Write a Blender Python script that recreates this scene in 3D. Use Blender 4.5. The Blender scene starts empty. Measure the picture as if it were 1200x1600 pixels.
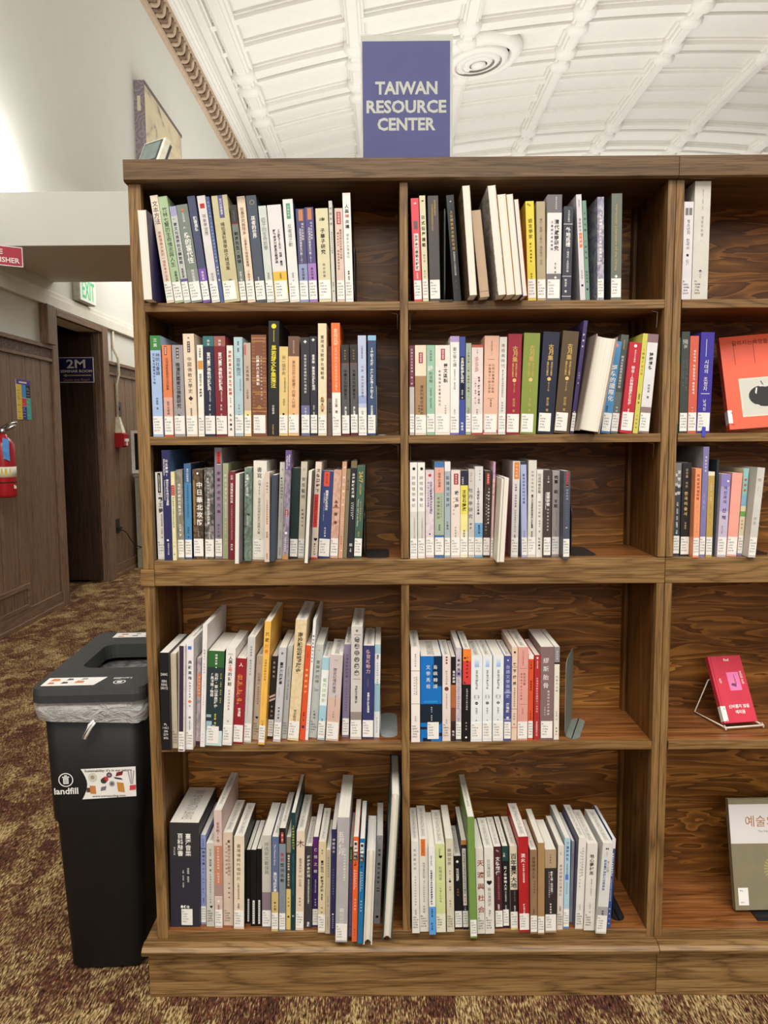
import bpy, bmesh, math, random
from mathutils import Matrix, Vector
rnd = random.Random(7)
scene = bpy.context.scene
col = scene.collection
# ---------------------------------------------------------------- camera
CAM = Vector((0.494624, -1.532752, 1.180712)); FPX = 1200.0
_p, _y, _r = 0.1, 0.0034, -0.0067
FW = Vector((-math.sin(_y)*math.cos(_p), math.cos(_y)*math.cos(_p), -math.sin(_p)))
_rt = Vector((math.cos(_y), math.sin(_y), 0)); _up = _rt.cross(FW)
RT = _rt*math.cos(_r) + _up*math.sin(_r); UP = -_rt*math.sin(_r) + _up*math.cos(_r)
cd = bpy.data.cameras.new('camera'); cam = bpy.data.objects.new('camera', cd); col.objects.link(cam)
cd.sensor_fit = 'VERTICAL'; cd.sensor_height = 24; cd.lens = 24*FPX/1600; cd.clip_start = 0.05; cd.clip_end = 200
cam.matrix_world = Matrix(((RT.x, UP.x, -FW.x, CAM.x), (RT.y, UP.y, -FW.y, CAM.y), (RT.z, UP.z, -FW.z, CAM.z), (0, 0, 0, 1)))
scene.camera = cam
def ray(x, y): return FW + RT*((x-600)/FPX) - UP*((y-800)/FPX)
def at(x, y, ax, v):                       # where the photo's point (x, y) lies on the plane axis = v
    d = ray(x, y); return CAM + d*((v-CAM[ax])/d[ax])
# ---------------------------------------------------------------- light and exposure
scene.view_settings.view_transform = 'Standard'; scene.view_settings.look = 'None'
scene.view_settings.gamma = 1; scene.view_settings.use_curve_mapping = False
scene.view_settings.exposure = -0.07
w = bpy.data.worlds.new('room_ambience'); scene.world = w; w.use_nodes = True
w.node_tree.nodes['Background'].inputs[0].default_value = (1.0, 0.97, 0.93, 1)
w.node_tree.nodes['Background'].inputs[1].default_value = 0.33
def area(name, loc, rot, sx, sy, power, color=(1, .94, .85), spread=None):
    l = bpy.data.lights.new(name, 'AREA'); l.shape = 'RECTANGLE'; l.size = sx; l.size_y = sy; l.energy = power; l.color = color
    if spread: l.spread = math.radians(spread)
    o = bpy.data.objects.new(name, l); o.location = loc; o.rotation_euler = [math.radians(a) for a in rot]; col.objects.link(o); return o
area('overhead_fill', (1.0, -3.3, 5.6), (27, 0, 0), 6, 2.5, 430, (1, .965, .91))  # unseen overhead fill, added for the room's soft light from above
area('low_front_fill', (1.2, -7.5, 3.3), (70, 0, 0), 5, 1.5, 165, (1, .95, .87))  # unseen low fill, added to brighten the shelf backs
area('vault_uplight', (4.5, 15.2, 2.6), (150, 0, 0), 12, 4, 300, (1, .98, .94))
area('vault_uplight', (2.3, 8.4, 2.6), (180, 0, 0), 8, 5, 265, (1, .98, .94))
area('reading_room_light', (4.5, 3.6, 5.3), (0, 0, 0), 3, 3, 100, (1, .96, .9))
area('wall_uplight', (-1.60, 3.06, 2.56), (0, 118, 0), .06, .25, 17, (1, .98, .95))
area('aisle_fill', (-0.9, 5.3, 3.05), (0, 0, 0), 1.2, 1.2, 34, (1, .96, .88))  # unseen fill hidden by the beam, added to light the passage behind it
# ---------------------------------------------------------------- materials
def lin(c):
    c = c/255; return c/12.92 if c <= .04045 else ((c+.055)/1.055)**2.4
def L3(c): return (lin(c[0]), lin(c[1]), lin(c[2]), 1)
_m = {}
class NT:
    def __init__(s, name):
        s.m = bpy.data.materials.new(name); s.m.use_nodes = True; s.t = s.m.node_tree; s.b = s.t.nodes['Principled BSDF']
    def n(s, typ, **k):
        x = s.t.nodes.new(typ)
        for a, v in k.items():
            if a in x.inputs.keys(): x.inputs[a].default_value = v
            else: setattr(x, a, v)
        return x
    def l(s, a, b): s.t.links.new(a, b)
    def coord(s, scale, rot=(0, 0, 0), out='Object'):
        tc = s.n('ShaderNodeTexCoord'); mp = s.n('ShaderNodeMapping'); mp.inputs['Scale'].default_value = scale; mp.inputs['Rotation'].default_value = rot
        s.l(tc.outputs[out], mp.inputs['Vector']); return mp.outputs['Vector']
    def noise(s, vec, scale=1, detail=3, rough=.5, dist=0):
        x = s.n('ShaderNodeTexNoise'); x.inputs['Scale'].default_value = scale; x.inputs['Detail'].default_value = detail
        x.inputs['Roughness'].default_value = rough; x.inputs['Distortion'].default_value = dist; s.l(vec, x.inputs['Vector']); return x.outputs['Fac']
    def ramp(s, fac, stops, mode='LINEAR'):
        x = s.n('ShaderNodeValToRGB'); x.color_ramp.interpolation = mode; e = x.color_ramp.elements
        while len(e) < len(stops): e.new(.5)
        for i, (p, c) in enumerate(stops): e[i].position = p; e[i].color = L3(c)
        s.l(fac, x.inputs['Fac']); return x.outputs['Color']
    def mix(s, fac, a, b, blend='MIX'):
        x = s.n('ShaderNodeMix', data_type='RGBA', blend_type=blend)
        for sock, v in ((x.inputs[0], fac), (x.inputs[6], a), (x.inputs[7], b)):
            if isinstance(v, (int, float)): sock.default_value = v
            elif isinstance(v, tuple): sock.default_value = v
            else: s.l(v, sock)
        return x.outputs[2]
    def math(s, op, a, b=0.0):
        x = s.n('ShaderNodeMath', operation=op)
        for i, v in enumerate((a, b)):
            if isinstance(v, (int, float)): x.inputs[i].default_value = v
            else: s.l(v, x.inputs[i])
        return x.outputs[0]
    def bump(s, h, strength=.2, dist=.002):
        x = s.n('ShaderNodeBump'); x.inputs['Strength'].default_value = strength; x.inputs['Distance'].default_value = dist
        s.l(h, x.inputs['Height']); s.l(x.outputs['Normal'], s.b.inputs['Normal'])
    def done(s, colr, rough=.5, spec=.4, metal=0):
        if colr is not None:
            if isinstance(colr, tuple): s.b.inputs['Base Color'].default_value = colr
            else: s.l(colr, s.b.inputs['Base Color'])
        s.b.inputs['Roughness'].default_value = rough; s.b.inputs['Specular IOR Level'].default_value = spec; s.b.inputs['Metallic'].default_value = metal
        return s.m
def plain(c, rough=.5, spec=.35, metal=0, name='surface', var=.04, scale=40):
    key = ('p', tuple(c), rough, spec, metal, var, scale)
    if key in _m: return _m[key]
    k = NT(name); f = k.noise(k.coord((1, 1, 1)), scale, 2)
    a = tuple(min(255, v*(1+var)) for v in c); b = tuple(v*(1-var) for v in c)
    _m[key] = k.done(k.ramp(f, [(.35, b), (.65, a)]), rough, spec, metal); return _m[key]
def mottle(c, d, name='printed_cover'):
    key = ('m', c, d)
    if key in _m: return _m[key]
    k = NT(name); f = k.noise(k.coord((1.4, 1, .9)), 70, 4, .6, 1.2)
    _m[key] = k.done(k.ramp(f, [(.42, c), (.5, tuple((a+b)/2 for a, b in zip(c, d))), (.6, d)]), .5, .3); return _m[key]
def ink(c): return plain(c, .6, .2, 0, 'ink', .0)
def paper_edge():
    if 'pe' in _m: return _m['pe']
    k = NT('page_edges'); f = k.noise(k.coord((1400, 3, 3)), 1, 2)
    _m['pe'] = k.done(k.ramp(f, [(.3, (216, 210, 196)), (.55, (234, 229, 216)), (.8, (240, 236, 226))]), .8, .1); return _m['pe']
def wood(name, axis, dark=(114, 82, 47), mid=(142, 109, 67), light=(161, 128, 84), rough=.42, line=1.0):
    if name in _m: return _m[name]
    k = NT(name)
    def sc(across, along): return tuple(across if i != axis else along for i in range(3))
    f = k.noise(k.coord(sc(60, 2.2)), 1, 3, .6, .4)
    n = k.noise(k.coord(sc(11, .8)), 1, 1.2, .45, .35)
    wob = k.math('MULTIPLY', k.noise(k.coord(sc(70, 5)), 1, 2, .5), .10)
    rings = k.math('FRACT', k.math('MULTIPLY', k.math('ADD', n, wob), 15.0))
    lines = k.ramp(rings, [(0, (132, 122, 112)), (.10, (206, 202, 196)), (.3, (255, 255, 255)), (.8, (250, 248, 245)), (.95, (196, 190, 182)), (1, (140, 130, 120))])
    base = k.ramp(f, [(.28, dark), (.5, mid), (.72, light)])
    pore = k.ramp(k.noise(k.coord(sc(420, 14)), 1, 1, .5), [(.38, (150, 142, 134)), (.5, (255, 255, 255))])
    c = k.mix(.62*line, base, lines, 'MULTIPLY'); c = k.mix(.55, c, pore, 'MULTIPLY')
    k.bump(f, .06, .001)
    _m[name] = k.done(c, rough, .35); return _m[name]
def ply():
    if 'ply' in _m: return _m['ply']
    k = NT('plywood'); n = k.noise(k.coord((3.2, 3.2, 24)), 1, 3, .5, .7)
    r = k.math('FRACT', k.math('MULTIPLY', n, 7.0))
    big = k.ramp(k.noise(k.coord((2, 2, 9)), 1, 2), [(.35, (132, 84, 36)), (.65, (196, 136, 66))])
    band = k.ramp(r, [(0, (118, 104, 92)), (.3, (168, 156, 144)), (.7, (205, 196, 186)), (.86, (255, 252, 246)), (.96, (255, 250, 240)), (1, (120, 108, 98))])
    _m['ply'] = k.done(k.mix(.85, big, band, 'MULTIPLY'), .4, .4); return _m['ply']
def carpet():
    k = NT('carpet_weave')
    st = k.noise(k.coord((330, 60, 1)), 1, 2, .6, .3); st2 = k.noise(k.coord((260, 52, 1), (0, 0, .04)), 1, 1, .5)
    bl = k.noise(k.coord((20, 10, 1)), 1, 3, .65); bl2 = k.noise(k.coord((3.4, 3.8, 1), (0, 0, .5)), 1, 2, .5)
    blk = k.n('ShaderNodeTexVoronoi'); blk.distance = 'CHEBYCHEV'; blk.inputs['Scale'].default_value = 1; k.l(k.coord((18, 12, 1)), blk.inputs['Vector'])
    sep = k.n('ShaderNodeSeparateColor'); k.l(blk.outputs['Color'], sep.inputs[0])
    a = k.math('ADD', k.math('MULTIPLY', bl, .42), k.math('MULTIPLY', st, 1.1)); a = k.math('ADD', a, k.math('MULTIPLY', sep.outputs[0], .18))
    a = k.math('ADD', a, k.math('MULTIPLY', bl2, .3))
    c = k.ramp(k.math('SUBTRACT', a, .525), [(.30, (70, 52, 42)), (.41, (112, 62, 52)), (.475, (104, 76, 56)), (.54, (150, 126, 82)), (.68, (204, 178, 128))])
    dk = k.ramp(st2, [(.36, (92, 84, 74)), (.47, (235, 232, 228)), (.6, (255, 255, 255))])
    k.bump(st, .7, .004)
    return k.done(k.mix(.8, c, dk, 'MULTIPLY'), .95, .05)
# ---------------------------------------------------------------- mesh helpers
class MB:
    def __init__(s): s.v = []; s.f = []; s.mi = []; s.mats = []; s.sm = []
    def m(s, mat):
        if mat not in s.mats: s.mats.append(mat)
        return s.mats.index(mat)
    def add(s, vs, fs, mat, smooth=False):
        o = len(s.v); s.v += [tuple(p) for p in vs]; i = s.m(mat)
        for f in fs: s.f.append([o+j for j in f]); s.mi.append(i); s.sm.append(smooth)
    def box(s, x0, x1, y0, y1, z0, z1, mat, M=None):
        vs = [(x, y, z) for z in (z0, z1) for y in (y0, y1) for x in (x0, x1)]
        if M: vs = [M @ Vector(p) for p in vs]
        s.add(vs, [(0, 2, 3, 1), (4, 5, 7, 6), (0, 1, 5, 4), (2, 6, 7, 3), (0, 4, 6, 2), (1, 3, 7, 5)], mat)
    def quad(s, a, b, c, d, mat): s.add([a, b, c, d], [(0, 1, 2, 3)], mat)
    def tube(s, pts, r, mat, n=8, closed=False):
        pts = [Vector(p) for p in pts]; N = len(pts); rs = r if isinstance(r, (list, tuple)) else [r]*N; vs = []; fs = []
        for i, p in enumerate(pts):
            a = pts[i-1] if (i > 0 or closed) else p; b = pts[(i+1) % N] if (i < N-1 or closed) else p
            t = (b-a).normalized(); u = t.cross(Vector((0, 0, 1)) if abs(t.z) < .9 else Vector((1, 0, 0))).normalized(); w_ = t.cross(u)
            vs += [p + (u*math.cos(2*math.pi*k/n) + w_*math.sin(2*math.pi*k/n))*rs[i] for k in range(n)]
        for i in range(N if closed else N-1):
            j = (i+1) % N
            for k in range(n): fs.append((i*n+k, i*n+(k+1) % n, j*n+(k+1) % n, j*n+k))
        if not closed: fs += [tuple(range(n))[::-1], tuple((N-1)*n+k for k in range(n))]
        s.add(vs, fs, mat, True)
    def lathe(s, prof, mat, n=24, M=None):          # profile of (radius, height) turned about z
        vs = []; fs = []; P = len(prof)
        for r, z in prof: vs += [(r*math.cos(2*math.pi*k/n), r*math.sin(2*math.pi*k/n), z) for k in range(n)]
        for i in range(P-1):
            for k in range(n): fs.append((i*n+k, i*n+(k+1) % n, (i+1)*n+(k+1) % n, (i+1)*n+k))
        fs += [tuple(range(n))[::-1], tuple((P-1)*n+k for k in range(n))]
        if M: vs = [M @ Vector(p) for p in vs]
        s.add(vs, fs, mat, True)
    def prism(s, poly, y0, y1, mat, M=None):        # polygon in x, z pushed along y
        n = len(poly); vs = [(x, y0, z) for x, z in poly] + [(x, y1, z) for x, z in poly]
        if M: vs = [M @ Vector(p) for p in vs]
        s.add(vs, [tuple(range(n)), tuple(range(n, 2*n))[::-1]] + [(i, i+n, (i+1) % n+n, (i+1) % n) for i in range(n)], mat)
    def build(s, name, parent=None, loc=None, bevel=0, fix=False):
        me = bpy.data.meshes.new(name); me.from_pydata(s.v, [], s.f)
        for m in s.mats: me.materials.append(m)
        me.polygons.foreach_set('material_index', s.mi); me.polygons.foreach_set('use_smooth', s.sm); me.update()
        if fix:
            b = bmesh.new(); b.from_mesh(me); bmesh.ops.recalc_face_normals(b, faces=b.faces); b.to_mesh(me); b.free()
        o = bpy.data.objects.new(name, me); col.objects.link(o)
        if parent: o.parent = parent
        if loc: o.location = loc
        if bevel:
            md = o.modifiers.new('edge', 'BEVEL'); md.width = bevel; md.segments = 2; md.limit_method = 'ANGLE'; md.angle_limit = math.radians(50)
        return o
def rrect(w_, h, r, n=5):
    p = []
    for cx, cy, a0 in ((w_/2-r, h/2-r, 0), (-w_/2+r, h/2-r, 90), (-w_/2+r, -h/2+r, 180), (w_/2-r, -h/2+r, 270)):
        p += [(cx+r*math.cos(math.radians(a0+90*i/n)), cy+r*math.sin(math.radians(a0+90*i/n))) for i in range(n+1)]
    return p
def tag(o, label, cat, group=None):
    o['label'] = label; o['category'] = cat
    if group: o['group'] = group
    return o
def thing(name, label, cat, loc=(0, 0, 0), rot=(0, 0, 0), group=None):
    o = bpy.data.objects.new(name, None); col.objects.link(o); o.empty_display_size = .05
    o.location = loc; o.rotation_euler = rot; return tag(o, label, cat, group)
def struct(mb, name, **k):
    o = mb.build(name, **k); o['kind'] = 'structure'; return o
# ---------------------------------------------------------------- lettering: each sign or word is outlined once, then set as mesh
_need = {}; GLY = {}
def want(s, bold=0): _need[(s, int(bold))] = 1
def make_glyphs():
    objs = []
    for (s, b) in _need:
        if (s, b) in GLY: continue
        c = bpy.data.curves.new('lettering', 'FONT'); c.body = s; c.resolution_u = 2; c.offset = (0, .018, .032)[b]
        c.align_x = 'CENTER'; o = bpy.data.objects.new('lettering', c); col.objects.link(o); objs.append(((s, b), o, c))
    dg = bpy.context.evaluated_depsgraph_get(); dg.update()
    for key, o, c in objs:
        ev = o.evaluated_get(dg); me = ev.to_mesh()
        v = [(p.co.x, p.co.y) for p in me.vertices]; f = [tuple(q.vertices) for q in me.polygons]
        if v:
            xs = [p[0] for p in v]; ys = [p[1] for p in v]; GLY[key] = (v, f, min(xs), max(xs), min(ys), max(ys))
        else: GLY[key] = None
        ev.to_mesh_clear()
    for key, o, c in objs: bpy.data.objects.remove(o); bpy.data.curves.remove(c)
def put(mb, s, bold, mat, O, U, V, size, fit=None, center=True):   # word s about point O; U, V its right and up; size = height of an em
    g = GLY.get((s, int(bold)))
    if not g: return
    v, f, x0, x1, y0, y1 = g; cx = (x0+x1)/2; cy = (y0+y1)/2 if center else .35; sx = sy = size
    if fit and (x1-x0)*size > fit: sx = fit/(x1-x0)
    mb.add([O + U*((x-cx)*sx) + V*((y-cy)*sy) for x, y in v], f, mat)
def putw(mb, s, bold, mat, O, U, V, width, height):               # word stretched to width x height (height of its capitals)
    g = GLY.get((s, int(bold)))
    if not g: return
    v, f, x0, x1, y0, y1 = g; cx = (x0+x1)/2; cy = (y0+y1)/2; kx = width/(x1-x0); ky = height/(y1-y0)
    mb.add([O + U*((x-cx)*kx) + V*((y-cy)*ky) for x, y in v], f, mat)
# ---------------------------------------------------------------- the room
WX = -1.8
M_wall = plain((214, 214, 206), .8, .15, 0, 'cream_wall_paint', .004, 6)
M_white = plain((236, 234, 228), .75, .2, 0, 'white_plaster', .005, 9)
M_trimw = plain((226, 224, 212), .5, .3, 0, 'cream_gloss_paint', .015, 9)
M_pan = wood('panelling', 2, (104, 80, 63), (130, 102, 81), (142, 113, 91), .5, .5)
M_panh = wood('panel_rail', 1, (104, 80, 63), (130, 102, 81), (142, 113, 91), .5, .5)
M_dark = wood('dark_door_wood', 2, (46, 30, 22), (62, 42, 30), (72, 50, 36), .5)
mb = MB(); mb.box(-6, 12, -9, 18, -.1, 0, carpet()); struct(mb, 'floor')
mb = MB(); DY0, DY1, DZ = 3.85, 4.70, 2.01
mb.box(WX-.15, WX, -9, DY0, 0, 5.75, M_wall); mb.box(WX-.15, WX, DY1, 18, 0, 5.75, M_wall); mb.box(WX-.15, WX, DY0, DY1, DZ, 5.75, M_wall)
struct(mb, 'wall_left')
mb = MB(); mb.box(-6, 12, 18, 18.15, 0, 8, M_wall); struct(mb, 'wall_back')
mb = MB(); mb.box(12, 12.15, -9, 18, 0, 6, M_wall); struct(mb, 'wall_right')
# boarded wainscot, with its carved rail and skirting
for nm, y0, y1 in (('trim_1', -9, 3.765), ('trim_2', 4.825, 18)):
    mb = MB(); y = y0; k = 0
    while y < y1-.02:
        e = min(y+.21, y1); mb.box(WX, WX+.014, y+.0035, e-.0035, .1, 1.70, M_pan); mb.box(WX, WX+.006, y, e, .1, 1.70, M_pan); y = e
    struct(mb, nm, bevel=.003)
def carved():
    k = NT('carved_rail'); f = k.noise(k.coord((60, 60, 60)), 1, 3, .6, 2)
    k.bump(f, 1, .02); return k.done(k.ramp(f, [(.4, (66, 48, 38)), (.6, (134, 106, 84))]), .5, .3)
M_carv = carved()
for nm, y0, y1 in (('trim_3', -9, 3.765), ('trim_4', 4.825, 18)):
    mb = MB(); mb.box(WX, WX+.022, y0, y1, 1.70, 1.79, M_carv); mb.box(WX, WX+.035, y0, y1, 1.775, 1.80, M_panh); mb.box(WX, WX+.03, y0, y1, 1.69, 1.708, M_panh)
    struct(mb, nm)
mb = MB()
for y0, y1 in ((-9, 3.765), (4.825, 18)): mb.box(WX, WX+.022, y0, y1, 0, .105, M_panh); mb.box(WX, WX+.03, y0, y1, 0, .03, M_panh)
struct(mb, 'baseboard_left', bevel=.004)
mb = MB(); mb.box(WX, WX+.03, -9, 18, 2.065, 2.135, M_trimw); mb.box(WX, WX+.02, -9, 18, 2.135, 2.17, M_trimw); struct(mb, 'trim_5', bevel=.003)
# doorway: casing, recess, the dark open door
mb = MB()
for y0, y1 in ((3.765, 3.85), (4.70, 4.825)): mb.box(WX, WX+.035, y0, y1, 0, 2.062, M_pan)
mb.box(WX, WX+.035, 3.85, 4.70, 2.01, 2.062, M_panh)
for y0, y1 in ((3.85, 3.87), (4.68, 4.70)): mb.box(WX-.15, WX+.012, y0, y1, 0, 2.01, M_pan)
mb.box(WX, WX+.06, 3.65, 3.765, 1.80, 2.062, M_pan)
struct(mb, 'trim_6', bevel=.004)
M_shadow = plain((70, 58, 50), .8, .1, 0, 'hall_shade')  # unseen dark walls added to keep world light out; shade in their colour
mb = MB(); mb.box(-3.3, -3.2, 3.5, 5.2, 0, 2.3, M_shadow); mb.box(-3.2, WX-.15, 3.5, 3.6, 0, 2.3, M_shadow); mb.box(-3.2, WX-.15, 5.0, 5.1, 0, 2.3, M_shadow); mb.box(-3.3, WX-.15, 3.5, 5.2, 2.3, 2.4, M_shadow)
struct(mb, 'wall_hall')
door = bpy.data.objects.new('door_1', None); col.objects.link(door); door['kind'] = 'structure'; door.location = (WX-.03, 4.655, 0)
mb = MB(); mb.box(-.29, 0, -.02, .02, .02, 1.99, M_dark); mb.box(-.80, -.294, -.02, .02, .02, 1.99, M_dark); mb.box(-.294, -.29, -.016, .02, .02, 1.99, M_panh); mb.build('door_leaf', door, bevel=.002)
M_brass = plain((196, 170, 110), .25, .5, 1, 'brass'); M_steel = plain((190, 190, 188), .25, .5, 1, 'steel')
mb = MB(); mb.tube([(-.36, -.02, 1.0), (-.36, -.06, 1.0), (-.345, -.065, 1.0), (-.28, -.065, 1.0)], .011, M_brass); mb.box(-.385, -.335, -.026, -.02, .94, 1.08, M_brass); mb.build('door_handle', door)
# dropped beam across the aisle
mb = MB(); mb.box(WX-.05, 3.0, 2.86, 3.47, 2.24, 2.53, M_wall); mb.box(WX-.05, 3.0, 3.47, 3.91, 2.247, 2.53, M_wall)
struct(mb, 'beam_aisle', bevel=.003)
# cornice: brown scalloped band, white mouldings above
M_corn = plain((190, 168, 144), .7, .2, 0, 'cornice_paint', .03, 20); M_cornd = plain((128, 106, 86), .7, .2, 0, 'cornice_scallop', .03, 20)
c = bpy.data.objects.new('trim_7', None); col.objects.link(c); c['kind'] = 'structure'
mb = MB(); mb.prism([(WX, 5.27), (WX+.035, 5.29), (WX+.035, 5.335), (WX+.012, 5.345), (WX+.10, 5.48), (WX+.13, 5.49), (WX+.13, 5.525), (WX, 5.525)], -2, 18, M_corn); mb.build('cornice_band', c)
mb = MB(); y = 5.4
while y < 13.5:
    pts = []
    for i in range(8):
        a = math.pi*(i/7); u = i/7; q = math.sin(a)*.11
        pts.append((WX+.022+.085*u, y+q+.04*u, 5.352+.125*u))
    mb.tube(pts, .027, M_corn, 5)
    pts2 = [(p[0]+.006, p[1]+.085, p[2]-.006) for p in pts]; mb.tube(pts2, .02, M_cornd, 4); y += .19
mb.build('scallop_row', c)
mb = MB(); prof = [(WX, 5.525), (WX+.15, 5.525), (WX+.15, 5.55), (WX+.17, 5.55), (WX+.175, 5.575), (WX+.205, 5.59), (WX+.205, 5.61), (WX+.225, 5.615), (WX+.235, 5.64), (WX+.27, 5.665), (WX+.27, 5.69), (WX+.31, 5.70), (WX+.31, 5.73), (WX, 5.75)]
mb.prism(prof, -2, 18, M_white); mb.build('crown_moulding', c)
mb = MB(); mb.box(WX+.29, WX+.385, -1, 18, 5.60, 5.76, M_white); mb.box(WX+.385, WX+.41, -1, 18, 5.655, 5.76, M_white); mb.build('crown_fillet', c, bevel=.01)
# vaulted plaster ceiling with its ribs
ZA, XA, RV = 6.577, 5.042, 24.55
def vz(x): return ZA - (x-XA)**2/(2*RV)
ceil = bpy.data.objects.new('ceiling', None); col.objects.link(ceil); ceil['kind'] = 'structure'
mb = MB(); N = 48; xs = [-1.52 + (13.1+1.52)*i/N for i in range(N+1)]
vs = [(x, y, vz(x)) for y in (-1.0, 18.0) for x in xs] + [(x, y, vz(x)+.1) for y in (-1.0, 18.0) for x in xs]; q = N+1
mb.add(vs, [(i, i+1, q+i+1, q+i) for i in range(N)] + [(2*q+i, 3*q+i, 3*q+i+1, 2*q+i+1) for i in range(N)], M_white, True); mb.build('vault', ceil)
def rib_across(mb, y0, y1, d, x0=-1.5, x1=13):
    n = 44; X = [x0+(x1-x0)*i/n for i in range(n+1)]
    vs = [(x, y, vz(x)-dd) for (y, dd) in ((y0, -.01), (y0, d), (y1, d), (y1, -.01)) for x in X]; k = n+1
    mb.add(vs, [(r*k+i, r*k+i+1, (r+1)*k+i+1, (r+1)*k+i) for r in range(3) for i in range(n)], M_white)
majors = [(4.8, 5.18), (5.82, 6.2), (8.6, 8.98), (9.62, 9.98), (12.4, 12.78), (13.36, 13.74), (16.2, 16.58)]
thins = [3.0, 3.6, 4.2, 6.8, 7.45, 8.04, 10.54, 11.14, 11.77, 14.3, 14.92, 15.55]
for a, b in majors:
    mb = MB(); rib_across(mb, a-.03, b+.03, .028); rib_across(mb, a, a+.10, .085); rib_across(mb, b-.10, b, .085); rib_across(mb, a+.12, b-.12, .05); mb.build('ceiling_rib', ceil)
for y in thins:
    mb = MB(); rib_across(mb, y-.085, y+.085, .03); rib_across(mb, y-.05, y+.05, .075); mb.build('ceiling_rib', ceil)
LX = [-1.27, .135, 1.57, 3.0, 4.47, 5.92, 7.37, 8.82, 10.27]
for x in LX:
    mb = MB(); z = vz(x)
    for w_, d in ((.13, .05), (.095, .10), (.06, .135)): mb.box(x-w_, x+w_, -1, 18, z-d, z+.02, M_white)
    mb.build('ceiling_purlin', ceil, bevel=.012)
    mb = MB()
    for a, b in majors:
        for y in (a, b): 
            mb.lathe([(.05, -.17), (.11, -.16), (.145, -.12), (.15, -.08), (.13, 0)], M_white, 14, Matrix.Translation((x, y, z)))
    mb.build('ceiling_boss', ceil)
v = bpy.data.objects.new('trim_8', None); col.objects.link(v); v['kind'] = 'structure'; v.location = (1.76, 9.47, vz(1.76)-.03); v.rotation_euler = (0, -.135, 0)
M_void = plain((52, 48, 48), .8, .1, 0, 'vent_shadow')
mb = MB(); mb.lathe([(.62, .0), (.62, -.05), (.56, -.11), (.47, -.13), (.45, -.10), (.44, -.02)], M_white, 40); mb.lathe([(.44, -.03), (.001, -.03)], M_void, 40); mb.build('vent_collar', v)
for r in (.40, .30, .20):
    mb = MB(); mb.lathe([(r, -.04), (r+.02, -.10), (r-.01, -.135), (r-.075, -.16), (r-.08, -.15), (r-.03, -.12), (r-.02, -.04)], M_white, 40); mb.build('vent_ring', v)
mb = MB(); mb.lathe([(.10, -.12), (.10, -.17), (.04, -.19), (.001, -.19)], M_white, 30); mb.build('vent_cap', v)
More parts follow.
